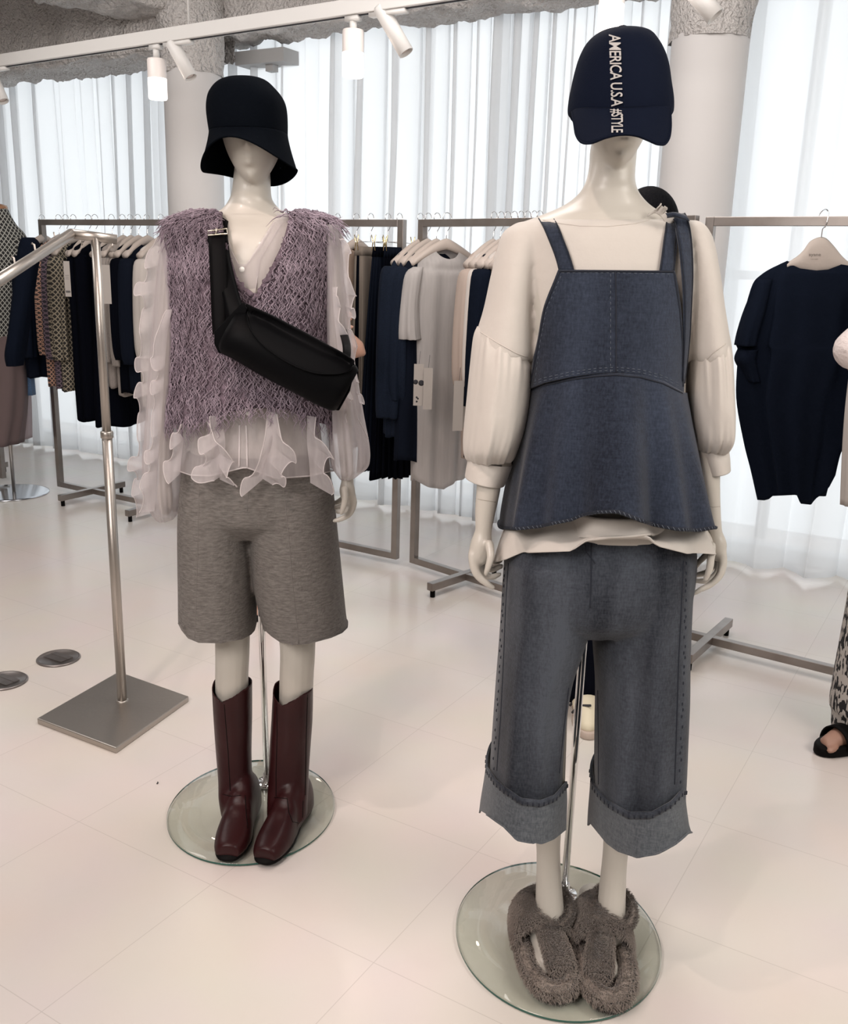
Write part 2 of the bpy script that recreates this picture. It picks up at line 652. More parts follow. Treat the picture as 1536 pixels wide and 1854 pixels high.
def ribbon(L, R, Ys, k=6, bulge=0.0, across=4):
    """strap between a left and a right picture line"""
    A = smooth_chain([atY(x, y, Y) for (x, y), Y in zip(L, Ys)], k)
    B = smooth_chain([atY(x, y, Y) for (x, y), Y in zip(R, Ys)], k)
    G = []
    for a, b in zip(A, B):
        G.append([a + (b - a) * t + np.array([0, -bulge * math.sin(PI * t), 0]) for t in np.linspace(0, 1, across + 1)])
    return G

def strands(mb, V, F, n, length, rad, seg=4, down=1.0, wave=0.004, out=0.006, seed=1, front=None, grow=None, opened=False):
    """yarn or hair growing from a surface"""
    r = np.random.default_rng(seed)
    tb_ = bmesh.new()
    for q_ in V:
        tb_.verts.new(q_)
    tb_.verts.ensure_lookup_table()
    for f in F:
        try:
            tb_.faces.new([tb_.verts[i] for i in f])
        except ValueError:
            pass
    bmesh.ops.recalc_face_normals(tb_, faces=tb_.faces)
    F = [tuple(v.index for v in f.verts) for f in tb_.faces]
    tb_.verts.index_update()
    F = [tuple(v.index for v in f.verts) for f in tb_.faces]
    tb_.free()
    V = np.array(V)
    tri = []
    for f in F:
        tri.append((f[0], f[1], f[2]))
        if len(f) == 4:
            tri.append((f[0], f[2], f[3]))
    tri = np.array(tri)
    A, B, C = V[tri[:, 0]], V[tri[:, 1]], V[tri[:, 2]]
    N = np.cross(B - A, C - A)
    ar = np.linalg.norm(N, axis=1)
    N = N / (ar[:, None] + 1e-12)
    cen = V.mean(0)
    ar = ar.copy()
    if opened:
        ar[A[:, 2] > A[:, 2].max() - .10] *= 2.2
        cc = V[np.unique(tri)].mean(0)
        if (((A + B + C) / 3 - cc) * N * ar[:, None]).sum() < 0:
            N = -N
    if front is not None:
        ar[(A[:, 1] > front)] *= 0.25
    idx = r.choice(len(tri), n, p=ar / ar.sum())
    u, v = r.random(n), r.random(n)
    fl = u + v > 1
    u[fl], v[fl] = 1 - u[fl], 1 - v[fl]
    P = A[idx] + (B - A)[idx] * u[:, None] + (C - A)[idx] * v[:, None]
    Nn = N[idx]
    L = length * r.uniform(0.55, 1.25, n)
    ph = r.uniform(0, 2 * PI, (n, 3))
    side = np.cross(Nn, [0, 0, 1.0]) + r.normal(0, 0.05, (n, 3))
    side /= np.linalg.norm(side, axis=1)[:, None] + 1e-9
    DN = np.array([0, 0, -1.0])[None, :] + Nn * Nn[:, 2:3]
    DN /= np.linalg.norm(DN, axis=1)[:, None] + 1e-6
    pts = []
    for k in range(seg + 1):
        t = k / seg
        if grow is None:
            dr = Nn * (out * math.sin(PI * min(t * 1.1, 1)) / length * L[:, None] if False else 0)
            q = P + Nn * (out * math.sin(PI * 0.5 * min(1, t * 2.5)) * (1 - 0.35 * t)) + DN * (down * L * t)[:, None] + side * (wave * np.sin(ph[:, 0] + 7 * t + ph[:, 1] * t))[:, None]
            q = q + Nn * (wave * 0.6 * np.sin(ph[:, 2] + 6 * t) * t)[:, None]
        else:
            lean = grow[None, :] + r.normal(0, 0.0, (n, 3))
            q = P + (Nn * (1 - 0.4 * t) + lean * t + side * (0.5 * np.cos(ph[:, 0]) * t)[:, None]) * (L * t)[:, None]
        pts.append(q)
    pts = np.array(pts)      # seg+1, n, 3
    o = len(mb.v)
    ns = 3
    up = Nn
    W = np.zeros((n, seg + 1, ns, 3))
    for k in range(seg + 1):
        rr = rad * (1 - 0.75 * (k / seg) ** 2)
        for s_ in range(ns):
            a = 2 * PI * s_ / ns
            W[:, k, s_] = pts[k] + rr * (math.cos(a) * side + math.sin(a) * up)
    mb.v.extend(map(tuple, W.reshape(-1, 3).tolist()))
    st = (seg + 1) * ns
    for i in range(n):
        b = o + i * st
        for k in range(seg):
            for s_ in range(ns):
                s2 = (s_ + 1) % ns
                mb.f.append((b + k * ns + s_, b + k * ns + s2, b + (k + 1) * ns + s2, b + (k + 1) * ns + s_))
    return mb

def text_mesh(body, place, thick=0.0, space=1.0):
    """flat lettering; place(u, v) with u, v in 0..1 maps the text block to the room"""
    c = bpy.data.curves.new('t', 'FONT')
    c.body = body
    c.space_character = space
    c.offset = 0.012
    c.resolution_u = 3
    o = bpy.data.objects.new('t', c)
    COL.objects.link(o)
    dg = bpy.context.evaluated_depsgraph_get()
    me = bpy.data.meshes.new_from_object(o.evaluated_get(dg))
    bm = bmesh.new()
    bm.from_mesh(me)
    bmesh.ops.triangulate(bm, faces=bm.faces)
    for _ in range(2):
        es = [e_ for e_ in bm.edges if e_.calc_length() > 0.25]
        if es:
            bmesh.ops.subdivide_edges(bm, edges=es, cuts=1)
            bmesh.ops.triangulate(bm, faces=bm.faces)
    V = np.array([v.co[:] for v in bm.verts])
    F = [tuple(v.index for v in f.verts) for f in bm.faces]
    bm.free()
    bpy.data.objects.remove(o)
    lo, hi = V.min(0), V.max(0)
    out = MB()
    P = [place((p[0] - lo[0]) / (hi[0] - lo[0]), (p[1] - lo[1]) / (hi[1] - lo[1])) for p in V]
    out.add(P, F)
    return out

# ================================================================== THE SETTING
WD = np.array([5.166, -2.884, 0]) / np.hypot(5.166, 2.884)      # along the window, to the right
WN = np.array([WD[1], -WD[0], 0])                                # into the room
W0 = np.array([-3.226, 6.984, 0])
def wl(s, off=0.0, z=0.0):
    return W0 + WD * s + WN * off + np.array([0, 0, z])

# floor: large pale square tiles, laid parallel to the window
fm = mat('floor_tiles', (0.62, 0.55, 0.51), 0.22, spec=0.45)
nt = fm.node_tree
b_ = nt.nodes['Principled BSDF']
tc = [n for n in nt.nodes if n.type == 'TEX_COORD'][0]
mp = nt.nodes.new('ShaderNodeMapping')
mp.inputs['Rotation'].default_value = (0, 0, math.radians(31))
br = nt.nodes.new('ShaderNodeTexBrick')
br.inputs['Scale'].default_value = 1.0
br.inputs['Brick Width'].default_value = 0.45
br.inputs['Row Height'].default_value = 0.45
br.inputs['Mortar Size'].default_value = 0.0012
br.inputs['Mortar Smooth'].default_value = 0.4
br.offset = 0.0
br.inputs['Color1'].default_value = (0.69, 0.63, 0.585, 1)
br.inputs['Color2'].default_value = (0.70, 0.64, 0.595, 1)
br.inputs['Mortar'].default_value = (0.58, 0.525, 0.485, 1)
nz = nt.nodes.new('ShaderNodeTexNoise')
nz.inputs['Scale'].default_value = 3.0
mx = nt.nodes.new('ShaderNodeMix')
mx.data_type = 'RGBA'
mx.blend_type = 'MULTIPLY'
mx.inputs[0].default_value = 0.12
nt.links.new(tc.outputs['Object'], mp.inputs[0])
nt.links.new(mp.outputs[0], br.inputs['Vector'])
nt.links.new(tc.outputs['Object'], nz.inputs['Vector'])
nt.links.new(br.outputs['Color'], mx.inputs[6])
nt.links.new(nz.outputs['Color'], mx.inputs[7])
nt.links.new(mx.outputs[2], b_.inputs['Base Color'])
bp = nt.nodes.new('ShaderNodeBump')
bp.inputs['Strength'].default_value = 0.05
nt.links.new(br.outputs['Fac'], bp.inputs['Height'])
bp.invert = True
nt.links.new(bp.outputs[0], b_.inputs['Normal'])
mb = MB()
a0, a1 = wl(-3.2, -0.9), wl(10.0, -0.9)
mb.add([(-8.5, -3.6, 0), (5.6, -3.6, 0), (5.6, a1[1], 0), a1, a0, (-8.5, a0[1], 0)], [(0, 1, 2, 3, 4, 5)])
struct('floor', mb, fm, smooth=False)

WALLM = mat('wall_paint', (0.78, 0.75, 0.72), 0.8)
mb = MB().box((-1.4, -3.6, 1.6), (14.2, 0.1, 3.2))
struct('wall_back', mb, WALLM, smooth=False)
mb = MB().box((-6.2, 2.6, 1.6), (0.1, 12.4, 3.2))
struct('wall_left', mb, WALLM, smooth=False)
mb = MB().box((4.75, -0.3, 1.6), (0.1, 6.6, 3.2))
struct('wall_right', mb, WALLM, smooth=False)

# sprayed fireproofing on ceiling and beams
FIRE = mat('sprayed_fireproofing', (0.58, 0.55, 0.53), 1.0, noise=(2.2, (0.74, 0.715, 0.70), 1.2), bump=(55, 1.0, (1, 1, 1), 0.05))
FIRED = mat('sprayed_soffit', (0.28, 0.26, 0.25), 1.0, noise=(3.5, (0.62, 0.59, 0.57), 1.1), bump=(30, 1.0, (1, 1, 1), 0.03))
from mathutils import noise as mnoise
def lumpy(G, N, amp, sc=6.0):
    G = np.array(G)
    for i in range(G.shape[0]):
        for j in range(G.shape[1]):
            p = Vector(G[i, j]) * sc
            h = mnoise.noise(p) * 0.6 + mnoise.noise(p * 3.1) * 0.3 + mnoise.noise(p * 7.3) * 0.22
            G[i, j] += np.asarray(N(i, j)) * h * amp
    return G

# slab behind the beams
us = np.linspace(-3.6, 9.6, 190)
vs = np.linspace(-0.9, 4.2, 80)
G = [[wl(u, v, 3.02) for v in vs] for u in us]
G = lumpy(G, lambda i, j: (0, 0, 1), 0.14, 2.6)
mb = MB().grid(G)
a, b, c, d = wl(-3.6, 4.2, 3.05), wl(9.6, 4.2, 3.05), wl(9.6, 12, 3.05), wl(-3.6, 12, 3.05)
mb.add([a, b, c, d], [(0, 1, 2, 3)])
mb.add([wl(-3.6, -0.9, 3.3), wl(9.6, -0.9, 3.3), wl(9.6, 12, 3.3), wl(-3.6, 12, 3.3)], [(0, 1, 2, 3)])
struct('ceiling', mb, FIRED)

def beam(name, s0, s1, zb, off0, off1, rad=0.05, seed=0, zt=3.12, dz=0.0):
    """beam along the window with rounded lumpy edges"""
    prof = [(off0, zt), (off0, (zb + zt) / 2), (off0, zb + rad), (off0 + rad * .3, zb + rad * .3), (off0 + rad, zb), ((off0 + off1) / 2, zb), (off1 - rad, zb), (off1 - rad * .3, zb + rad * .3), (off1, zb + rad), (off1, (zb + zt) / 2), (off1, zt)]
    P = smooth_chain([(p[0], p[1], 0) for p in prof], 5)
    n = int((s1 - s0) / 0.028)
    G = []
    for s in np.linspace(s0, s1, n):
        G.append([wl(s, p[0], p[1] + (dz * (s - s0) if p[1] < zt - .1 else 0)) for p in P])
    cen = (off0 + off1) / 2
    def N(i, j):
        q = P[j]
        return WN * (q[0] - cen) / max(1e-3, abs(off1 - off0) / 2) * 0.8 + np.array([0, 0, -1.0 if q[1] < zb + .2 else -.3])
    G = lumpy(G, N, 0.050, 7.0)
    mb = MB().grid(G)
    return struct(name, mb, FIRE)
beam('trim_1', -3.4, 2.46, 2.44, 0.10, 0.50)
beam('trim_2', 2.3, 9.6, 2.555, -0.02, 0.30)
# cross beam running back into the room, seen from below at the upper left
def crossbeam(name, s, wd, zb):
    G = []
    for v in np.linspace(0.35, 4.1, 120):
        prof = [(-wd, 3.1), (-wd, zb + .06), (-wd + .06, zb), (wd - .06, zb), (wd, zb + .06), (wd, 3.1)]
        P = smooth_chain([(p[0], p[1], 0) for p in prof], 5)
        G.append([wl(s + p[0] - 0.25 * v, v, p[1]) for p in P])
    G = lumpy(G, lambda i, j: (0, 0, -1), 0.07, 6.0)
    mb = MB().grid(G)
    return struct(name, mb, FIRE)
crossbeam('trim_3', 2.35, 0.22, 2.62)

# columns
COLM = mat('column_paint', (0.62, 0.605, 0.60), 0.75, bump=(20, 0.05))
def column(name, px, ppy, Y, r, zt, lab):
    p = atY(px, ppy, Y)
    cx, cy = p[0], p[1]
    t = thing(name, (cx, cy, 0), lab, 'column')
    prof = [(r, 0.0), (r, 1.0), (r, zt - 0.02), (r * 0.97, zt)]
    mb = MB().lathe((cx, cy, 0), prof, 48)
    build('shaft', mb, COLM, t)
    G = []
    for z in np.linspace(zt - 0.03, 3.0, 22):
        k = r * (1.03 + 0.10 * min(1, max(0, (z - zt) / 0.3)))
        G.append([(cx + k * math.cos(a), cy + k * math.sin(a), z) for a in np.linspace(0, 2 * PI, 64, endpoint=False)])
    G = lumpy(G, lambda i, j: ((math.cos(2 * PI * j / 64), math.sin(2 * PI * j / 64), -0.4 if i == 0 else 0)), 0.03, 9.0)
    mb = MB().grid(G, True)
    build('sprayed_collar', mb, FIRE, t)
    return t
column('column', 352, 250, 5.45, 0.153, 2.36, 'round grey-white column behind the mannequin in the black bucket hat')
column('column', 1270, 250, 4.22, 0.155, 2.33, 'round grey-white column behind the mannequin in the navy cap')

# window wall: glass, mullions, low sill, all behind the curtains
MULL = mat('window_frame_white', (0.75, 0.76, 0.77), 0.5)
NP = 6
SW = 12.8 / NP
for k in range(NP):
    s0 = -3.1 + k * SW
    mb = MB()
    mb.add([wl(s0, -0.62, 0.05), wl(s0 + SW, -0.62, 0.05), wl(s0 + SW, -0.62, 2.95), wl(s0, -0.62, 2.95)], [(0, 1, 2, 3)])
    g = struct('window_%d' % (k + 1), mb, mat_glass('pane_%d' % k, (0.96, 0.98, 0.99)), smooth=False)
    mb = MB()
    A = [WD, WN, (0, 0, 1)]
    mb.box(wl(s0, -0.60, 1.5), (0.05, 0.08, 2.95), A)
    mb.box(wl(s0 + SW / 2, -0.60, 1.38), (SW, 0.05, 0.045), A)
    mb.box(wl(s0 + SW / 2, -0.60, 2.9), (SW, 0.07, 0.08), A)
    build('window_frame', mb, MULL, g, smooth=False)
mb = MB().box(wl(3.3, -0.30, 0.035), (12.8, 0.10, 0.07), [WD, WN, (0, 0, 1)])
struct('trim_4', mb, MULL, smooth=False, bevel=0.01)
mb = MB().box(wl(3.3, -0.02, 2.93), (12.8, 0.05, 0.03), [WD, WN, (0, 0, 1)])
struct('trim_5', mb, WHITEP, smooth=False)
# blind box just under the beam
pb = wl(2.62, 0.02, 2.47)
mb = MB().box(pb, (0.34, 0.14, 0.07), [WD, WN, (0, 0, 1)]).box(pb + np.array([0.03, -0.02, -0.05]), (0.05, 0.05, 0.04), [WD, WN, (0, 0, 1)])
struct('trim_6', mb, mat('grey_box', (0.35, 0.35, 0.35), 0.6), smooth=False)

# sheer curtains
CURT = bpy.data.materials.new('curtain_voile')
CURT.use_nodes = True
nt = CURT.node_tree
nt.nodes.clear()
out = nt.nodes.new('ShaderNodeOutputMaterial')
d_ = nt.nodes.new('ShaderNodeBsdfDiffuse')
d_.inputs['Color'].default_value = (0.74, 0.75, 0.76, 1)
t_ = nt.nodes.new('ShaderNodeBsdfTranslucent')
t_.inputs['Color'].default_value = (0.93, 0.94, 0.95, 1)
m1 = nt.nodes.new('ShaderNodeMixShader')
m1.inputs[0].default_value = 0.62
x_ = nt.nodes.new('ShaderNodeBsdfTransparent')
m2 = nt.nodes.new('ShaderNodeMixShader')
m2.inputs[0].default_value = 0.16
nt.links.new(d_.outputs[0], m1.inputs[1])
nt.links.new(t_.outputs[0], m1.inputs[2])
nt.links.new(m1.outputs[0], m2.inputs[1])
nt.links.new(x_.outputs[0], m2.inputs[2])
nt.links.new(m2.outputs[0], out.inputs[0])
CLAB = ['sheer white floor-length curtain at the far left behind the dress form',
        'sheer white curtain behind the left end of the hanging rail, close folds',
        'sheer white curtain behind the left column and bucket-hat mannequin',
        'sheer white curtain between the two mannequins behind the rail ends',
        'sheer white curtain behind the capped mannequin and right column',
        'sheer white curtain right of the right column, wide flat folds']
CE = [-3.0, 0.2, 1.75, 3.05, 4.05, 5.22, 9.4]
for k in range(6):
    s0, s1 = CE[k] - 0.03, CE[k + 1] + 0.03
    r = np.random.default_rng(40 + k)
    wide = k == 5
    n = int((s1 - s0) * 150)
    m = 26
    uu = np.linspace(0, 1, n)
    L = s1 - s0
    # fold phase advances unevenly
    f = 9.0 if not wide else 4.2
    sp = 1 + 0.55 * np.sin(uu * L * 3.1 + r.uniform(0, 6)) * np.sin(uu * L * 1.3 + r.uniform(0, 6))
    ph = np.cumsum(sp) / n * L * f * 2 * PI / 1.25
    am = 0.042 * (1 + 0.5 * np.sin(uu * L * 4.3 + r.uniform(0, 6))) * (1.1 if not wide else 1.3)
    G = []
    for i in range(m):
        t = i / (m - 1)
        z = 0.022 + 2.88 * t
        wob = 0.25 * math.sin(2.2 * t + k) + 0.1 * math.sin(7 * t + 2 * k)
        p2 = ph + wob + 0.35 * np.sin(uu * L * 5 + 3 * t)
        off = am * np.sin(p2) * (0.8 + 0.35 * (1 - t))
        sh = (0.40 if not wide else 0.15) * am * np.sin(2 * p2 + 0.6)
        row = []
        for j in range(n):
            q = wl(s0 + L * uu[j] + sh[j] * 1.4, off[j] - 0.04 + 0.006 * math.sin(40 * uu[j] * L + 9 * t), z)
            if i == 0:
                q[2] += 0.005 * math.sin(p2[j])
            row.append(q)
        G.append(row)
    mb = MB().grid(G)
    o = build('curtain', mb, CURT)
    tag(o, CLAB[k], 'curtain', 'sheer curtains along the window')
    hb = MB()
    hb.grid([[np.array(q) + WN * 0.0015 for q in G[0]], [np.array(q) + WN * 0.0015 + np.array([0, 0, 0.028]) for q in G[0]]])
    hm = build('hem', hb, CURT)
    hm.parent = o

# round floor outlet covers
COVM = mat('floor_plate_metal', (0.30, 0.27, 0.26), 0.35, 0.85, noise=(14, (0.20, 0.18, 0.17), 1.0))
for px, py, lab in ((106, 1193, 'larger round metal floor outlet cover left of the steel clothes stand'), (8, 1234, 'round metal floor outlet cover cut by the left edge of the photo')):
    c = atZ(px, py, 0)
    t = thing('floor_outlet_cover', (c[0], c[1], 0), lab, 'floor outlet', 'round floor outlet covers')
    A = [WD, np.array([-WD[1], WD[0], 0]), np.array([0, 0, 1.0])]
    r_ = 0.074
    mb = MB().lathe((c[0], c[1], 0), [(r_, 0.001), (r_, 0.004), (r_ * .93, 0.008), (r_ * .90, 0.006), (0.002, 0.006)], 40, A)
    build('cover_plate', mb, COVM, t)
    mb = MB().box((c[0], c[1], 0.0075), (0.088, 0.052, 0.002), A).box((c[0] + .005, c[1] + .002, 0.0090), (0.088, 0.0012, 0.001), A)
    build('lid', mb, COVM, t, smooth=False)

# small dark speck lying on the floor
c = atZ(284, 1419, 0.002)
mb = MB().tube([c, c + np.array([0.002, .004, .001]), c + np.array([0.0, .009, 0])], 0.0016, 6)
tag(build('lint_scrap', mb, INK), 'tiny dark scrap lying on the tiles left of the boots', 'scrap')

# ------------------------------------------------------------------ ceiling track and lamps
TZ = 2.30
ta, tb = atZ(-40, 121, TZ), atZ(1330, -84, TZ)
td = (tb - ta) / np.linalg.norm(tb - ta)
tn = np.array([td[1], -td[0], 0])
TA = [td, tn, np.array([0, 0, 1.0])]
tm = (ta + tb) / 2
t = thing('light_track', (tm[0], tm[1], TZ), 'long white lighting track hung below the ceiling', 'lighting track')
mb = MB().box(tm + np.array([0, 0, 0.01]), (np.linalg.norm(tb - ta), 0.045, 0.055), TA)
build('channel', mb, WHITEP, t, smooth=False, bevel=0.003)
mb = MB().box(tm + np.array([0, 0, -0.0185]), (np.linalg.norm(tb - ta) * .98, 0.012, 0.003), TA)
build('slot', mb, INK, t, smooth=False)
for px in (329, 905):
    q = atZ(px, 60, TZ)
    s = (q - ta) @ td
    q = ta + td * s
    build('suspension_rod', MB().tube([q + np.array([0, 0, .03]), q + np.array([0, 0, .75])], 0.004, 8), WHITEP, t)

def on_track(px):
    lo, hi = 0.0, np.linalg.norm(tb - ta)
    for _ in range(40):
        m_ = (lo + hi) / 2
        if proj(ta + td * m_)[0] < px:
            lo = m_
        else:
            hi = m_
    return ta + td * lo

SHADE = bpy.data.materials.new('frosted_shade')
SHADE.use_nodes = True
nt = SHADE.node_tree
b = nt.nodes['Principled BSDF']
b.inputs['Base Color'].default_value = (0.80, 0.74, 0.71, 1)
b.inputs['Roughness'].default_value = 0.4
b.inputs['Transmission Weight'].default_value = 0.0
GLOW = mat_emit('glowing_glass', (1.0, 0.93, 0.88), 1.35)
for px, yb, lab in ((282, 180, 'frosted cylinder pendant lamp near the left column'), (640, 140, 'frosted cylinder pendant lamp in the middle between the mannequins'), (1112, 62, 'frosted cylinder pendant lamp above the navy cap')):
    q = on_track(px)
    t = thing('pendant_lamp', (q[0], q[1], q[2]), lab, 'pendant lamp', 'pendant lamps on the track')
    zt = q[2] - 0.02
    # bottom of the shade from the picture
    zb = atY(px, yb, q[1])[2]
    h = 0.165
    zs = zb + h
    mb = MB().box((q[0], q[1], zt - .008), (0.06, 0.03, 0.018), TA)
    mb.tube([(q[0], q[1], zt), (q[0], q[1], zs + .005)], 0.006, 10)
    mb.tube([(q[0], q[1], zt - .012), (q[0], q[1], zt - .05)], 0.014, 14)
    mb.tube([(q[0], q[1], zs + .028), (q[0], q[1], zs)], 0.011, 14)
    build('lamp_stem', mb, WHITEP, t)
    R_ = 0.041
    mb = MB().lathe((q[0], q[1], 0), [(R_ * .4, zs), (R_ * .93, zs), (R_, zs - .006), (R_, zs - h * .48)], 32, cap0=True, cap1=False)
    build('lamp_shade', mb, SHADE, t)
    mb = MB().lathe((q[0], q[1], 0), [(R_, zs - h * .48), (R_, zb + .006), (R_ * .93, zb)], 32, cap0=False, cap1=True)
    build('lit_glass', mb, GLOW, t)
    l = bpy.data.lights.new('pendant_bulb', 'POINT')
    l.energy = 2.0
    l.color = (1, .85, .75)
    l.shadow_soft_size = 0.05
    lo = bpy.data.objects.new('pendant_bulb', l)
    COL.objects.link(lo)
    lo.location = (q[0], q[1], zb - 0.03)

for (x0, y0, x1, y1, lab) in ((-14, 138, 6, 184, 'white spotlight cylinder at the far left edge'), (311, 76, 346, 141, 'white spotlight cylinder beside the left column'), (688, 12, 736, 96, 'white spotlight cylinder tilted right, over the middle curtain'), (1247, -28, 1296, 30, 'white spotlight cylinder at the top in front of the right column')):
    q = on_track(x0)
    P0, P1 = atY(x0, y0, q[1]), atY(x1, y1, q[1] - 0.03)
    t = thing('spotlight', (q[0], q[1], q[2]), lab, 'spotlight', 'spotlights on the track')
    ax = (P1 - P0) / np.linalg.norm(P1 - P0)
    mb = MB().box(np.array([q[0], q[1], q[2] - .026]) + td * .04, (0.16, 0.032, 0.014), TA)
    mb.tube([(q[0], q[1], q[2] - .03), P0 + ax * .025], 0.008, 10)
    build('mounting', mb, WHITEP, t)
    R_ = 0.029
    u = np.cross(ax, [0, 1, 0])
    u /= np.linalg.norm(u)
    v = np.cross(ax, u)
    Ln = np.linalg.norm(P1 - P0)
    mb = MB().lathe(P0, [(R_ * .9, 0), (R_, .006), (R_, Ln), (R_ * .88, Ln), (R_ * .82, Ln - .015)], 28, [u, v, ax])
    build('lamp_body', mb, WHITEP, t)
    mb = MB().lathe(P0, [(R_ * .8, Ln - .012), (R_ * .5, Ln - .009)], 28, [u, v, ax])
    build('lens', mb, mat('dim_lens', (0.55, 0.45, 0.40), 0.2), t)

# ================================================================== RAILS, HANGERS, GARMENTS
RZ = 1.57
def make_rack(name, a, b, feet, lab, loc=None):
    a, b = np.array([*a, 0.0]), np.array([*b, 0.0])
    d = (b - a) / np.linalg.norm(b - a)
    nrm = np.array([d[1], -d[0], 0])
    A = [d, nrm, np.array([0, 0, 1.0])]
    L = np.linalg.norm(b - a)
    c = (a + b) / 2
    t = thing(name, (c[0], c[1], 0), lab, 'clothes rail', 'steel clothes rails')
    z0 = 0.035
    for e_ in (a + d * .015, b - d * .015):
        build('post', MB().box(e_ + np.array([0, 0, (RZ + z0) / 2]), (0.03, 0.03, RZ - z0), A), RACKM, t, smooth=False, bevel=.0015)
    build('top_rail', MB().box(c + np.array([0, 0, RZ - .015]), (L - .06, 0.03, 0.03), A), RACKM, t, smooth=False, bevel=.0015)
    build('bottom_rail', MB().box(c + np.array([0, 0, z0 + .015]), (L - .06, 0.03, 0.03), A), RACKM, t, smooth=False, bevel=.0015)
    for s in feet:
        p = a + d * s
        ft = build('foot', MB().box(p + np.array([0, 0, z0 + .015]), (0.032, 0.46, 0.034), A), RACKM, t, smooth=False, bevel=.0015)
        for e_ in (-.21, .21):
            build('glide', MB().tube([p + nrm * e_ + np.array([0, 0, .001]), p + nrm * e_ + np.array([0, 0, z0])], 0.011, 12), SOLEM, ft)
    return a, b, d, nrm
rk1 = make_rack('clothes_rail', (-2.203, 5.494), (-0.118, 4.235), (0.30, 0.85, 1.85), 'long steel clothes rail left of centre behind the bucket-hat mannequin')
r3l = atZ(1281, 393, RZ)
r2r = atZ(1264, 390, RZ)
r2dir = np.array([r2r[0] + .052, r2r[1] - 4.199])
rk2 = make_rack('clothes_rail', (-0.052, 4.199), (r2r[0], r2r[1]), (0.33, np.linalg.norm(r2dir) - .3), 'steel clothes rail in the middle, partly behind the capped mannequin')
q = atZ(1700, 400, RZ)
rk3 = make_rack('clothes_rail', (r3l[0], r3l[1]), (r3l[0] + 1.75 * .82, r3l[1] - 1.75 * .57), (0.17, 1.45), 'steel clothes rail at the right edge holding one navy tunic')
q0 = atZ(9, 876, 0)
rk0 = make_rack('clothes_rail', (q0[0] - 1.7 * .86, q0[1] + 1.7 * .5), (q0[0], q0[1]), (0.3, 1.4), 'steel clothes rail end just visible at the far left edge')

def rod_at(rk, px):
    a, b, d, nrm = rk
    lo, hi = -0.5, 3.5
    z = np.array([0, 0, RZ])
    for _ in range(40):
        m_ = (lo + hi) / 2
        if proj(a + d * m_ + z)[0] < px:
            lo = m_
        else:
            hi = m_
    return a + d * lo + z

def hook(P, h, side, drop=0.085, r=0.0016):
    """wire hook over the rail; h = width direction of the hanger"""
    pts = []
    for t_ in np.linspace(200, -20, 12):
        a_ = math.radians(t_)
        pts.append(P + h * (0.020 * math.cos(a_)) + np.array([0, 0, 0.006 + 0.020 * math.sin(a_)]))
    pts.append(P + h * 0.016 + np.array([0, 0, -0.03]))
    pts.append(P + np.array([0, 0, -0.055]))
    pts.append(P + np.array([0, 0, -drop - .02]))
    return pts

HD = 0.098     # hanger top below the rail
def hanger(P, h, lab, m=None, w=0.19, grp='shop hangers'):
    P = np.array(P)
    t = thing('clothes_hanger', (P[0], P[1], P[2]), lab, 'hanger', grp)
    build('hook', MB().tube(smooth_chain(hook(P, h, 1), 3), 0.0017, 7), CHROME, t)
    n_ = np.array([-h[1], h[0], 0])
    top = P + np.array([0, 0, -HD + .01])
    mb = MB()
    pts, rr = [], []
    for s in np.linspace(-1, 1, 21):
        pts.append(top + h * w * s + np.array([0, 0, -0.012 - 0.082 * abs(s) ** 1.35]))
    G = []
    for k, p in enumerate(pts):
        s = abs(-1 + 2 * k / 20)
        hh = 0.024 - 0.008 * s
        tt = 0.012 + 0.012 * s
        G.append([p + n_ * tt * math.cos(a_) + np.array([0, 0, hh * math.sin(a_)]) for a_ in np.linspace(0, 2 * PI, 12, endpoint=False)])
    mb.grid(G, True, True, True)
    build('shoulders', mb, m or HANG, t)
    return t

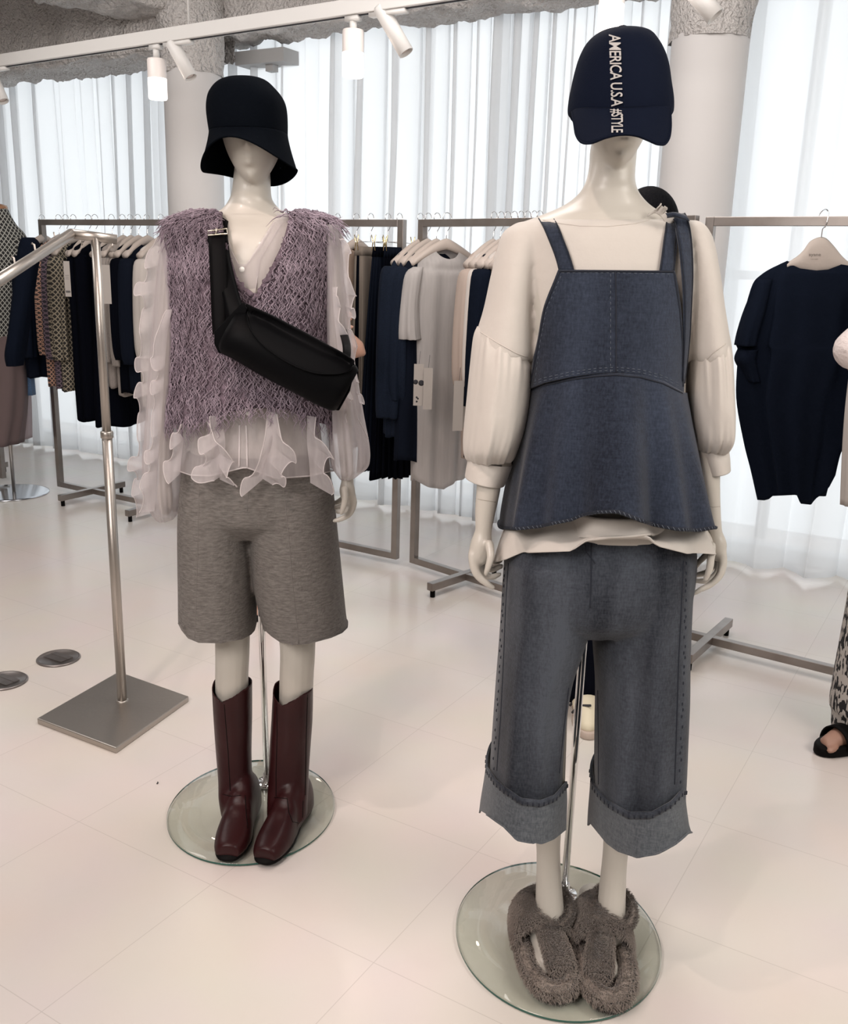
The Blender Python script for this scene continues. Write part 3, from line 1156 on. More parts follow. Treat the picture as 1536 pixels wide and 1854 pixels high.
def garment(P, h, m, zbot, name, lab, cat, w=0.20, wb=None, th=0.045, thb=None, sleeve=None, seed=1, grp=None, neck=0.07, fold=0.35, drop=0.012, sl_m=None, curve=0.0, ztop=None, sub=None, front=0.03, sthk=0.045):
    """a garment on its hanger: body shell and two sleeves"""
    P = np.array(P)
    n_ = np.array([-h[1], h[0], 0])
    if n_[1] > 0:
        n_ = -n_                       # towards the camera
    wb = wb or w
    thb = thb or th * 1.4
    zt = (ztop if ztop else P[2] - HD) - drop
    t = thing(name, (P[0], P[1], zbot), lab, cat, grp)
    N = 72
    th_ = np.linspace(0, 2 * PI, N, endpoint=False)
    ff = folds(seed, fold, (3, 5, 8, 13), 0.05, 0.8)
    rows = [(0.0, neck, 0.030), (0.018, neck + .035, 0.036), (0.042, neck + .075, .04), (0.075, w * .93, .042), (0.11, w, th), (0.2, w * 1.0, th * 1.1), (0.45, w * .98 + (wb - w) * .3, (th + thb) / 2), (0.75, w + (wb - w) * .7, thb), (1.0, wb, thb)]
    H = zt - zbot
    R = []
    for k, (z, a, b) in enumerate(rows):
        zz = z if k < 5 else max(0.13, z * H)
        R.append((a, b, zz))
    Q = smooth_chain(R, 6)
    G = []
    for i, (a, b, z) in enumerate(Q):
        tt = i / (len(Q) - 1)
        k = ff(th_, tt)
        row = []
        for j in range(N):
            c_, s_ = math.cos(th_[j]), math.sin(th_[j])
            dz = -front * max(0, s_) * max(0, 1 - z / .12) if z < .12 else curve * (1 - abs(c_)) * tt ** 2
            q = P + h * (a * (1 + 0.15 * k[j]) * c_) + n_ * (b * (1 + k[j]) * s_)
            row.append((q[0], q[1], zt - z - (0 if z > .12 else 0) + dz - (0.006 * math.sin(4 * th_[j] + seed) * tt ** 3)))
        G.append(row)
    mb = MB().grid(G, True)
    build('body', mb, m, t, solid=0.002)
    if sleeve:
        ln, r0, r1 = sleeve
        for sd in (-1, 1):
            G = []
            Qs = smooth_chain([(w * .86, zt - .085, r0 * .6), (w * 1.0, zt - .12, r0), (w * 1.03 + .01, zt - .12 - ln * .45, r0 * 1.0), (w * 1.02 + .012, zt - .12 - ln * .85, (r0 + r1) / 2 * 1.05), (w * 1.0 + .01, zt - .12 - ln, r1)], 5)
            fs = folds(seed + sd + 5, 0.22, (4, 7, 11), 0.1, 1.0)
            for i, (xx, z, r_) in enumerate(Qs):
                k = fs(th_, i / (len(Qs) - 1.0))
                G.append([P[:2].tolist() + [0] for _ in range(0)] + [tuple(np.array([P[0], P[1], z]) + h * sd * (xx + r_ * .75 * (1 + k[j]) * math.cos(th_[j])) + n_ * (r_ * (1 + k[j]) * math.sin(th_[j]) + 0.012)) for j in range(0, N, 2)])
            sl = MB().grid(G, True)
            build('sleeve', sl, sl_m or m, t, solid=0.002)
    return t

def price_tag(px, py, Y, w_, h_, lab, kind=0, yaw=0.0, slack=None):
    c = atY(px, py, Y)
    t = thing('price_tag', (c[0], c[1], c[2]), lab, 'price tag', 'card price tags')
    A = [np.array([math.cos(yaw), math.sin(yaw), 0]), np.array([-math.sin(yaw), math.cos(yaw), 0]), np.array([0, 0, 1.0])]
    build('card', MB().box(c, (w_, 0.0012, h_), A), TAGM, t, smooth=False)
    top = c + np.array([0, 0, h_ / 2])
    build('string', MB().tube([top, top + np.array([0.004, 0.02, 0.05])], 0.0007, 5), INK, t)
    f = -A[1]
    if f[1] > 0:
        f = -f
    mb = MB()
    if kind == 1:
        for (u, v, r_) in ((.28, .05, .012), (-.30, .07, .010), (-.15, -.30, .004), (-.02, -.33, .004), (-.14, -.40, .004)):
            mb.lathe(c + A[0] * u * w_ + A[2] * v * h_ + f * .0009, [(r_, 0), (r_ * .5, .0002)], 14, [A[0], A[2], f])
        build('printed_dots', mb, INK, t)
    elif kind == 2:
        for k in range(7):
            mb.box(c + A[0] * (-.33 + .11 * k) * w_ + A[2] * -.36 * h_ + f * .0009, (.0022, .0003, .010), A)
        for k in range(3):
            mb.box(c + A[2] * (.1 - .05 * k) * h_ + f * .0009, (w_ * .6, .0003, .0012), A)
        build('printed_lines', mb, INK, t, smooth=False)
    return t

H1 = -rk1[3] if rk1[3][1] < 0 else rk1[3]
def hdir(rk, yaw=0.0):
    n_ = rk[3]
    if n_[1] < 0:
        n_ = -n_
    a_ = math.radians(yaw)
    return np.array([n_[0] * math.cos(a_) - n_[1] * math.sin(a_), n_[0] * math.sin(a_) + n_[1] * math.cos(a_), 0])

PEACH = mat_lattice('peach_lattice', (0.035, 0.025, 0.025), (0.42, 0.24, 0.17), 130, .45)
MAUVL = mat_lattice('mauve_lattice', (0.020, 0.018, 0.028), (0.16, 0.11, 0.14), 130, .45)
BEIGL = mat_lattice('beige_lattice', (0.016, 0.014, 0.012), (0.27, 0.23, 0.17), 110, .42)
GREYK = mat('grey_knit', (0.25, 0.22, 0.20), 0.9, bump=(120, .4))
OFFW = mat('off_white_cloth', (0.46, 0.42, 0.39), 0.85)
BEIGE = mat('beige_cloth', (0.36, 0.29, 0.25), 0.8)
KHAKI = mat('khaki_cloth', (0.17, 0.14, 0.115), 0.85)
BEIGEB = mat('camel_cloth', (0.26, 0.19, 0.145), 0.85)
DNAVY = mat('dark_denim', (0.0035, 0.006, 0.013), 0.8, noise=(160, (0.008, 0.013, 0.025), 1.2), spec=0.1)
MIDNI = mat('midnight_cloth', (0.004, 0.006, 0.012), 0.85, spec=0.06)
SHEERW = mat_sheer('sheer_white_cloth', (0.62, 0.59, 0.575), 0.14, trans=0.4)
MAROON = mat('mauve_wool', (0.12, 0.085, 0.085), 0.9)
PALEM = mat('pale_mauve_cloth', (0.33, 0.27, 0.28), 0.9)

LH = 'garments on the left rail'
MH = 'garments on the middle rail'
items = [
 # rail, px, yaw, material, zbot, name, label, cat, kwargs
 (rk1, 76, 8, NAVY, .70, 'jacket', 'navy blouson jacket hanging first at the left end of the rail', 'jacket', dict(w=.17, wb=.16, th=.07, sleeve=(.52, .062, .045), fold=.2)),
 (rk1, 106, 4, PEACH, .66, 'jacket', 'peach and brown lattice-knit jacket beside the navy blouson', 'jacket', dict(w=.15, wb=.14, th=.05, sleeve=(.5, .04, .035), fold=.2)),
 (rk1, 119, 4, MAUVL, .65, 'jacket', 'dark mauve lattice-knit jacket in the middle of the three knits', 'jacket', dict(w=.15, wb=.14, th=.05, sleeve=(.52, .04, .035), fold=.2)),
 (rk1, 133, 4, BEIGL, .645, 'jacket', 'black and beige lattice-knit jacket next to the long black coat', 'jacket', dict(w=.15, wb=.14, th=.06, sleeve=(.52, .05, .04), fold=.2)),
 (rk1, 160, 0, BLACKC, .49, 'long_coat', 'long black coat whose hem hangs lowest left of the steel pole', 'coat', dict(w=.15, wb=.14, th=.055, fold=.12)),
 (rk1, 172, 0, BLACKC, .50, 'long_coat', 'long black coat hanging directly behind the steel stand pole', 'coat', dict(w=.15, wb=.15, th=.055, fold=.12)),
 (rk1, 202, 0, BLACKC, .48, 'long_dress', 'long black dress right of the steel pole below the grey cardigan', 'dress', dict(w=.14, wb=.17, th=.06, fold=.12)),
 (rk1, 222, 2, GREYK, .70, 'cardigan', 'grey knit cardigan with long sleeves right of the steel pole', 'cardigan', dict(w=.15, wb=.14, th=.035, sleeve=(.50, .035, .026), fold=.2)),
 (rk1, 236, 2, GREYK, .66, 'cardigan', 'second grey knit cardigan tucked behind the black jackets', 'cardigan', dict(w=.14, wb=.13, th=.03, sleeve=(.52, .03, .025), fold=.2)),
 (rk1, 250, 2, BLACKC, .68, 'jacket', 'black jacket with long sleeves beside the grey cardigans', 'jacket', dict(w=.16, wb=.15, th=.055, sleeve=(.48, .05, .035), fold=.2)),
 (rk1, 266, 2, MIDNI, .70, 'jacket', 'midnight black jacket nearest the frilled left sleeve', 'jacket', dict(w=.16, wb=.15, th=.055, sleeve=(.5, .05, .035), fold=.2)),
 (rk1, 292, 2, OFFW, .62, 'blouse', 'off-white blouse just left of the mauve vest', 'blouse', dict(w=.16, wb=.15, th=.05, sleeve=(.46, .045, .035), fold=.3)),
 (rk1, 560, 0, OFFW, .75, 'blouse', 'pale blouse mostly hidden behind the mauve vest', 'blouse', dict(w=.15, wb=.15, th=.04, fold=.3)),
 (rk1, 612, 0, OFFW, .72, 'blouse', 'cream blouse peeking out right of the mauve vest', 'blouse', dict(w=.15, wb=.14, th=.04, sleeve=(.45, .04, .03), fold=.3)),
 (rk1, 646, -6, BEIGEB, .62, 'shirt', 'camel brown shirt hanging right of the frilled right sleeve', 'shirt', dict(w=.15, wb=.15, th=.04, sleeve=(.50, .045, .035), fold=.3)),
 (rk2, 762, 4, DNAVY, .655, 'denim_coat', 'dark denim coat with cuffed sleeve, first on the middle rail', 'coat', dict(w=.19, wb=.20, th=.05, sleeve=(.60, .060, .052), fold=.22)),
 (rk2, 776, 2, DNAVY, .66, 'denim_coat', 'second dark denim coat behind the first cuffed coat', 'coat', dict(w=.18, wb=.19, th=.045, sleeve=(.52, .05, .045), fold=.2)),
 (rk2, 792, 0, MIDNI, .565, 'long_coat', 'midnight blue coat whose rounded hem hangs below the denim coats', 'coat', dict(w=.19, wb=.21, th=.05, fold=.15, curve=-.04)),
 (rk2, 810, -18, SHEERW, .47, 'blouse', 'translucent white round-neck blouse in the middle of the rail', 'blouse', dict(w=.165, wb=.14, th=.055, thb=.05, sleeve=(.26, .05, .055), fold=.3, neck=.06, front=.05, curve=-.05)),
 (rk2, 895, 4, BEIGE, .60, 'blouse', 'pinkish beige satin blouse beside the puffed white sleeve', 'blouse', dict(w=.17, wb=.12, th=.04, sleeve=(.42, .045, .035), fold=.3)),
 (rk2, 908, 0, OFFW, .74, 'blouse', 'cream blouse hanging behind the puffed white sleeve', 'blouse', dict(w=.17, wb=.16, th=.04, sleeve=(.42, .04, .035), fold=.3)),
 (rk2, 920, 0, NAVY, .62, 'jacket', 'navy jacket hanging behind the puffed white sleeve', 'jacket', dict(w=.17, wb=.17, th=.05, sleeve=(.5, .045, .035), fold=.2)),
]
for rk, px, yaw, m, zb, nm, lab, cat, kw in items:
    P = rod_at(rk, px)
    h = hdir(rk, yaw)
    hanger(P, h, ('shop hanger of the coat behind the steel stand pole' if px == 172 else 'shop hanger carrying the ' + lab).split(' hanging')[0].split(' beside')[0].split(' whose')[0].split(' just')[0].split(' right of')[0].split(' tucked')[0].split(' nearest')[0].split(' next')[0].split(' behind the f')[0], w=min(kw['w'], .165), grp=None)
    garment(P, h, m, zb, nm, lab, cat, seed=int(px), grp=LH if rk is rk1 else MH, **kw)
# bare extra hooks: hangers bunched on the middle rail behind the puffed sleeve
for px in (932, 944, 956, 968, 978):
    P = rod_at(rk2, px)
    h = hdir(rk2, 0)
    t = hanger(P, h, 'shop hanger bunched behind the puffed sleeve of the capped mannequin', w=.16, grp='hangers bunched behind the puffed sleeve')
    garment(P, h, OFFW if px % 3 else NAVY, .8, 'blouse', 'garment mostly hidden behind the capped mannequin', 'blouse', w=.155, wb=.15, th=.02, fold=.3, seed=px, grp='garments hidden behind the capped mannequin')

# trousers and pleated skirts clipped to wire hangers
def clip_hanger(P, h, lab, w=.11):
    t = thing('clip_hanger', (P[0], P[1], P[2]), lab, 'hanger', 'clip hangers on the left rail')
    build('hook', MB().tube(smooth_chain(hook(P, h, 1, .075), 3), 0.0017, 7), CHROME, t)
    zt = P[2] - .098
    build('wire', MB().tube([np.array([P[0], P[1], zt]) - h * w, np.array([P[0], P[1], zt + .004]), np.array([P[0], P[1], zt]) + h * w], .0016, 6), CHROME, t)
    n_ = np.array([-h[1], h[0], 0])
    for s in (-1, 1):
        mb = MB()
        for e_ in (-1, 1):
            c = np.array([P[0], P[1], zt]) + h * w * s * .9
            mb.tube([c + n_ * e_ * .012 + np.array([0, 0, .03]), c + n_ * e_ * .004, c + n_ * e_ * .009 + np.array([0, 0, -.035])], [.0022, .003, .002], 6)
        build('clip', mb, BRASS, t)
    return zt
for px, m, m2, zb, nm, lab, cat, wt, wb_, tb_ in (
    (672, KHAKI, KHAKI, .56, 'trousers', 'khaki grey wide trousers with a dark side stripe, gathered waist', 'trousers', .10, .12, .045),
    (703, MIDNI, BLACKC, .47, 'pleated_skirt', 'dark pleated skirt with faint vertical stripes, middle of three clipped pieces', 'skirt', .09, .15, .06),
    (724, BLACKC, MIDNI, .44, 'pleated_skirt', 'black pleated skirt clipped at the right end of the left rail', 'skirt', .09, .14, .055)):
    P = rod_at(rk1, px)
    h = hdir(rk1, -4)
    zt = clip_hanger(P, h, 'wire clip hanger holding the ' + ' '.join(lab.split()[:4]))
    n_ = np.array([-h[1], h[0], 0])
    if n_[1] > 0:
        n_ = -n_
    t = thing(nm, (P[0], P[1], zb), lab, cat, LH)
    N = 120
    a_ = np.linspace(0, 2 * PI, N, endpoint=False)
    G = []
    for i, u in enumerate(np.linspace(0, 1, 24)):
        z = zt - .02 - (zt - .02 - zb) * u
        ww = wt + (wb_ - wt) * u ** .7
        dd = .022 + (tb_ - .022) * u ** .6
        k = 1 + (.06 + .16 * u) * np.sin((22 if nm != 'trousers' else 9) * a_ + px)
        G.append([tuple(np.array([P[0], P[1], z + .008 * math.sin(3 * a_[j]) * u]) + h * ww * k[j] * math.cos(a_[j]) + n_ * dd * k[j] * math.sin(a_[j])) for j in range(N)])
    build('body', MB().grid(G, True), m, t, solid=.002)
    G2 = [[tuple(np.array(G[i][j]) + (np.array(G[i][j]) - np.array([P[0], P[1], G[i][j][2]])) * .03 + np.array([0, 0, .002])) for j in range(N)] for i in (0, 1)]
    build('waistband', MB().grid(G2, True), m2, t, solid=.003)
    if nm == 'trousers':
        js = [int(N * q) for q in (.44,)]
        mb = MB()
        for j in js:
            mb.grid([[tuple(np.array(G[i][(j + e_) % N]) * 1.0 + (np.array(G[i][(j + e_) % N]) - np.array([P[0], P[1], G[i][(j + e_) % N][2]])) * .03) for e_ in (0, 1, 2, 3)] for i in range(24)])
        build('side_stripe', mb, BLACKC, t)

# price tags
price_tag(122, 505, 4.75, .030, .17, 'narrow hanging price tag in front of the long black coat, left of the pole', 2)
price_tag(193, 515, 4.45, .038, .175, 'plain grey price tag just right of the steel stand pole', 0)
price_tag(758, 697, 3.85, .040, .170, 'price tag with dark dots below the denim coat cuff', 1)
price_tag(775, 704, 3.84, .036, .170, 'blank cream price tag right of the dotted one', 0)
price_tag(830, 735, 3.72, .042, .20, 'beige price tag at the hem of the satin blouse', 0, .3)

# navy tunic shown full front at the right
P = rod_at(rk3, 1493)
hx = np.array([0.93, 0.10, 0])
hx /= np.linalg.norm(hx)
TY = P[1] - .0
t = thing('clothes_hanger', tuple(P), 'wide cloth-covered cream hanger with small printed lettering, at the right edge', 'hanger')
Pm = P.copy()
top = atY(1488, 429, TY)
build('hook', MB().tube(smooth_chain([P + np.array([-.012, .03, -.012]), P + np.array([-.002, .026, .014]), P + np.array([.002, 0, .022]), P + np.array([.004, -.020, .008]), P + np.array([0, -.022, -.03]), atY(1489, 415, TY) + np.array([0, -.005, 0]), top - np.array([0, 0, .01])], 4), .0019, 8), CHROME, t)
outl = [(1424, 477), (1430, 473), (1445, 463), (1456, 452), (1466, 438), (1478, 431), (1490, 429), (1500, 434), (1512, 447), (1524, 462), (1534, 472), (1540, 477)]
G = []
for (x, y) in [tuple(v) for v in smooth_chain([(a, b, 0) for a, b in outl], 4)[:, :2]]:
    top_ = atY(x, y, TY)
    low = top_ * 1.0
    low[2] = min(top_[2] - .02, atY(x, 478 + 24 * (1 - min(1, abs(x - 1485) / 75.0)), TY)[2])
    G.append([top_ + np.array([0, .022 * math.sin(v_) , 0]) * 0 + (low - top_) * (1 - math.cos(v_)) / 2 + np.array([0, -.013 * math.sin(v_), 0]) for v_ in np.linspace(0, PI, 7)] + [top_ + (low - top_) * (1 - math.cos(v_)) / 2 + np.array([0, .013 * math.sin(v_), 0]) for v_ in np.linspace(PI, 0, 7)[1:-1]])
hb = MB().grid(G, True, True, True)
COVER = mat('hanger_cover', (0.43, 0.375, 0.335), 0.8, bump=(18, .3))
build('shoulders', hb, COVER, t)
bv = bvh_of(hb)
def plc(x0, x1, y0, y1):
    def f(u, v):
        x, y = x0 + (x1 - x0) * u, y1 + (y0 - y1) * v
        D = drape(bv, [(x, y)], (.0012), TY - .014)
        return tuple(D[0])
    return f
tm_ = text_mesh('ayane', plc(1465, 1487, 459.5, 465.5))
build('printed_name', tm_, mat('grey_print', (0.22, 0.19, 0.17), .8), t)
tm_ = text_mesh('tokyo japan', plc(1468, 1482, 468.2, 470))
build('printed_line', tm_, mat('grey_print', (0.22, 0.19, 0.17), .8), t)
t = thing('tunic', tuple(atY(1440, 900, TY)), 'navy blue short-sleeved wide tunic hanging alone at the right edge', 'tunic')
rows = [(473, 1426, 1532, .020), (480, 1410, 1550, .024), (488, 1395, 1566, .030), (498, 1382, 1580, .036), (512, 1371, 1592, .042), (545, 1362, 1600, .055), (580, 1356, 1602, .062), (620, 1346, 1600, .07), (640, 1350, 1600, .075), (720, 1346, 1560, .08), (800, 1358, 1535, .085), (850, 1369, 1515, .085), (905, 1380, 1500, .085)]
G = loft(rows, TY, 120, 6, 2.0, lambda th, t_, f_=folds(77, .16, (5, 9, 14), .1, .8, .2): f_(th, t_))
bend_top(G, [(1420, 474), (1426, 472), (1437, 480), (1451, 486), (1481, 490), (1502, 488), (1522, 480), (1532, 473), (1545, 474)], .22)
fit_line(G, -1, [(1370, 905), (1384, 906), (1392, 904), (1398, 898), (1440, 896), (1450, 912), (1469, 914), (1476, 903), (1495, 888), (1505, 862), (1512, 845), (1600, 840)], .75)
mb = MB().grid(G, True)
build('body', mb, NAVY, t, solid=.002)
for rws in ([(505, 1372, 1400, .03), (560, 1350, 1385, .05), (600, 1338, 1372, .055), (625, 1333, 1366, .055)], [(632, 1338, 1372, .05), (650, 1332, 1368, .05), (668, 1340, 1372, .045), (690, 1350, 1376, .045)], [(505, 1560, 1590, .03), (560, 1575, 1610, .05), (620, 1580, 1622, .055)]):
    G = loft(rws, TY, 40, 5, 2.0, folds(11, .08, (5, 8), 0))
    build('sleeve', MB().grid(G, True), NAVY, t, solid=.002)

t = thing('blouse', tuple(atY(1560, 914, TY)), 'white garment on the right rail, only its edge inside the frame', 'blouse')
G = loft([(500, 1600, 1680, .02), (530, 1560, 1720, .03), (700, 1535, 1730, .04), (800, 1526, 1730, .045), (914, 1521, 1730, .05)], TY - .12, 60, 6, 2.0, folds(78, .05, (5, 9), .1))
build('body', MB().grid(G, True), OFFW, t, solid=.002)

# ------------------------------------------------------------------ dress form at the left edge
LATB = mat_lattice('black_white_lattice', (0.012, 0.012, 0.012), (0.34, 0.34, 0.31), 105, .36)
FY = 4.75
bx = atZ(26, 893, 0)
t = thing('dress_form', (bx[0], bx[1], 0), 'dress form bust on a round silver base at the left edge', 'dress form')
fy = bx[1]
mb = MB()
for q in ([(372, -22, 12, .035), (392, -26, 16, .045), (410, -30, 18, .05), (430, -60, 40, .08), (470, -75, 50, .10), (600, -60, 30, .11)],):
    mb.grid(loft(q, fy, 40, 5), True, True, True)
build('bust', mb, mat('form_linen', (0.42, 0.33, 0.26), .8), t)
build('neck_cap', MB().ell(atY(-4, 376, fy), (.052, .052, .022)), mat('form_wood', (0.30, 0.15, 0.08), .4), t)
mb = MB().tube([atY(31, 800, fy) * np.array([0, 0, 0]) + np.array([bx[0], bx[1], .01]), np.array([bx[0], bx[1], 1.0])], .011, 14)
build('pole', mb, STEEL, t)
mb = MB().lathe((bx[0] - .02, bx[1], 0), [(.215, .001), (.215, .006), (.20, .009), (.01, .010)], 56)
build('round_base', mb, mat('polished_base', (0.62, 0.64, 0.68), .12, 1.0), t)
t = thing('knit_top', tuple(atY(0, 600, fy)), 'black and white lattice-knit high-neck top on the dress form', 'top')
G = loft([(378, 4, 14, .04), (378, -32, 13, .052), (392, -34, 20, .055), (408, -38, 30, .06), (425, -60, 45, .09), (450, -75, 54, .11), (500, -80, 60, .12), (560, -78, 52, .12), (612, -78, 40, .12)][1:], fy, 60, 6, 2, folds(5, .03, (5, 9), .2))
build('body', MB().grid(G, True), LATB, t, solid=.003)
G = loft([(430, 25, 52, .05), (480, 30, 62, .06), (540, 22, 58, .06), (600, 6, 45, .05)], fy - .03, 40, 6, 2, folds(8, .05, (5, 9), 0))
build('sleeve', MB().grid(G, True), LATB, t, solid=.003)
t = thing('wide_trousers', tuple(atY(20, 800, fy)), 'mauve brown wide trousers on the dress form at the left edge', 'trousers')
G = loft([(590, -60, 36, .11), (640, -60, 42, .12), (720, -60, 46, .13), (803, -62, 36, .13)], fy, 60, 6, 2, folds(9, .10, (5, 9), .1))
build('near_leg', MB().grid(G, True), MAROON, t, solid=.003)
G = loft([(600, 0, 42, .07), (650, 6, 48, .08), (720, 14, 52, .09), (794, 24, 53, .09)], fy + .12, 60, 6, 2, folds(9, .12, (5, 9), .1))
build('far_leg', MB().grid(G, True), PALEM, t, solid=.003)
# blue jeans hanging beyond the dress form
t = thing('folded_jeans', tuple(atY(50, 700, 5.45)), 'mid-blue jeans hanging beyond the dress form at the left', 'jeans')
G = loft([(440, 26, 46, .03), (600, 36, 54, .03), (715, 42, 63, .035)], 5.5, 40, 6, 3, folds(3, .06, (5, 8), 0))
build('body', MB().grid(G, True), mat_denim('mid_blue_denim', (0.04, 0.085, 0.17), (0.15, 0.25, 0.40)), t, solid=.003)
# navy jacket next to it
t = thing('jacket', tuple(atY(40, 660, 5.0)), 'navy jacket hanging between the dress form and the left rail end', 'jacket')
G = loft([(430, 40, 62, .03), (450, 34, 72, .05), (520, 26, 62, .06), (600, 18, 50, .07), (640, 12, 44, .07), (662, 14, 40, .05)], 4.95, 60, 6, 2.2, folds(31, .05, (5, 9), 0))
build('body', MB().grid(G, True), NAVY, t, solid=.003)

# ------------------------------------------------------------------ waterfall stand in front
pl = atZ(222, 1272, 0.012)
t = thing('garment_stand', (pl[0], pl[1], 0), 'brushed steel clothes stand with square plate base and sloping arm', 'garment stand')
cs = [atZ(67, 1303, 0.014), atZ(210, 1357, 0.014), atZ(342, 1263, 0.014), atZ(215, 1218, 0.014)]
mb = MB()
mb.add([(c[0], c[1], .0) for c in cs] + [(c[0], c[1], .019) for c in cs], [(0, 1, 2, 3), (4, 5, 6, 7), (0, 1, 5, 4), (1, 2, 6, 5), (2, 3, 7, 6), (3, 0, 4, 7)])
build('base_plate', mb, STEEL, t, smooth=False, bevel=.003)
zt = atY(170, 430, pl[1])[2]
zc = atY(192, 786, pl[1])[2]
build('lower_pole', MB().tube([(pl[0], pl[1], .015), (pl[0], pl[1], zc)], .0150, 20), STEEL, t)
build('upper_pole', MB().tube([(pl[0], pl[1], zc - .01), (pl[0], pl[1], zt)], .0125, 20), STEEL, t)
mb = MB().lathe((pl[0], pl[1], 0), [(.0165, zc - .012), (.0185, zc - .010), (.0185, zc + .006), (.0165, zc + .009)], 24)
build('collar', mb, STEEL, t)
build('base_collar', MB().lathe((pl[0], pl[1], 0), [(.019, .015), (.019, .020), (.016, .023)], 24), STEEL, t)
A_ = atY(212, 434, pl[1] + .02)
B_ = atY(170, 429, pl[1])
C_ = atY(129, 423, pl[1] - .02)
D_ = atY(-70, 551, pl[1] - .75)
# round tube with a crisp mitre
mb = MB().tube([A_, C_], .0135, 20)
mb.tube([C_, D_], .0135, 20)
mb.ell(C_, (.0135, .0135, .0135))
build('sloping_arm', mb, STEEL, t)
for (x, y, f_) in ((62, 457, .33), (25, 481, .52)):
    q = C_ + (D_ - C_) * f_
    qq = atY(x, y - 14, q[1])
    base = atY(x + 3, y + 2, q[1])
    build('stop_pin', MB().tube([base - np.array([0, 0, .02]), base, qq, qq + np.array([-.006, 0, .003])], .0028, 8), STEEL, t)
for (x, y) in ((148, 436), (203, 441)):
    q = atY(x, y, pl[1])
    build('pin', MB().tube([q, q - np.array([0, 0, .012])], .0028, 8), STEEL, t)
q = atY(99, 428, pl[1])
build('pin', MB().tube([atY(101, 436, pl[1] - .08), atY(97, 420, pl[1] - .08)], .0022, 8), STEEL, t)

# ================================================================== MANNEQUINS
def head_mesh(cx, cy, zc, hw, hd, hh, tilt=0.0, yaw=0.0):
    """faceless shop head: brow, eye hollows, nose, lips, chin, ears"""
    N, M = 72, 60
    V = []
    for i in range(M + 1):
        ph = PI * min(max(i / M, .004), .996)
        row = []
        for j in range(N):
            th = 2 * PI * j / N
            x, y, z = math.sin(ph) * math.cos(th), math.sin(ph) * math.sin(th), math.cos(ph)
            fr = max(0, -y)                      # front is -y
            sx = 1.0
            if z < 0.1:
                sx -= 0.36 * ((0.1 - z) / 1.1) ** 1.35
            sy = 1.0
            if z < 0:
                sy -= (0.30 if y > 0 else 0.06) * (-z) ** 1.2
            X, Y, Z = x * sx, y * sy, z
            g = lambda a, b, sa, sb: math.exp(-((x - a) / sa) ** 2 - ((z - b) / sb) ** 2) if y < 0 else 0.0
            # face plane
            Y += -0.02 * g(0, 0, .8, .5)
            nose = 0.0
            for (zz, am, wd_) in ((.05, .04, .09), (-.06, .10, .09), (-.17, .17, .10), (-.27, .20, .12)):
                nose = max(nose, am * math.exp(-(x / wd_) ** 2) * math.exp(-((z - zz) / .095) ** 2)) if y < 0 else 0
            Y -= nose * 1.25
            Y += 0.085 * (g(.32, .02, .18, .11) + g(-.32, .02, .18, .11))      # eye hollows
            Y -= 0.030 * (g(.30, .22, .25, .08) + g(-.30, .22, .25, .08))      # brow
            Y += 0.03 * g(0, -.40, .10, .04)
            Y -= 0.085 * g(0, -.50, .22, .045) + 0.11 * g(0, -.60, .18, .048)    # lips
            Y += 0.06 * g(0, -.55, .24, .020) + 0.08 * g(0, -.70, .24, .05)
            Y -= 0.13 * g(0, -.88, .28, .13)                                    # chin
            Y -= 0.02 * (g(.45, -.12, .22, .16) + g(-.45, -.12, .22, .16))       # cheek
            row.append((X * hw, Y * hd, Z * hh))
        V.append(row)
    G = np.array(V)
    ct, st = math.cos(tilt), math.sin(tilt)
    cyw, syw = math.cos(yaw), math.sin(yaw)
    P = G.copy()
    P[..., 1] = G[..., 1] * ct - G[..., 2] * st
    P[..., 2] = G[..., 1] * st + G[..., 2] * ct
    Q = P.copy()
    Q[..., 0] = P[..., 0] * cyw - P[..., 1] * syw
    Q[..., 1] = P[..., 0] * syw + P[..., 1] * cyw
    Q += np.array([cx, cy, zc])
    return Q

def hand_px(mb, chains, Y):
    for c in chains:
        pxchain(mb, c, Y, 14, 5)

# ---------------- mannequin in the bucket hat
Y1 = 2.12
f1 = atZ(478, 1424, 0)
t1 = thing('mannequin', (f1[0], f1[1], 0), 'ivory mannequin in the black bucket hat, standing in tall boots on a round glass base', 'mannequin', 'two shop mannequins')
mb = MB()
ch1 = atY(457, 330, Y1 - .07)
mb.grid(head_mesh(atY(455, 290, Y1 - .04)[0], Y1 - .012, ch1[2] + .100, .0655, .080, .104, 0.0, .03), True, True, True)
neck1 = [(285, 428, 486, .042, .02), (320, 424, 489, .046, .016), (345, 421, 490, .048, 0.015), (362, 416, 493, .052, .02), (378, 404, 506, .058, .02), (390, 384, 528, .066, .02), (400, 355, 558, .075, .02), (414, 333, 585, .082, .01), (440, 325, 596, .090, 0), (480, 328, 592, .102, 0), (540, 334, 588, .110, -.005), (600, 342, 582, .100, 0), (680, 350, 575, .088, 0), (760, 348, 578, .092, 0), (850, 345, 590, .105, 0), (900, 344, 594, .110, 0), (930, 360, 580, .10, 0)]
mb.grid(loft(neck1, Y1, 48, 5, 2.15), True, True, True)
# arms in the sleeves
pxchain(mb, [(326, 425, 0, 26), (312, 520, 0, 22), (303, 640, .0, 19), (300, 760, -.02, 15), (300, 850, .01, 12), (299, 880, .02, 12)], Y1)
pxchain(mb, [(594, 425, 0, 26), (604, 520, 0, 22), (612, 640, .0, 20), (622, 760, -.02, 15), (629, 860, -.04, 11.5), (629, 880, -.045, 12)], Y1)
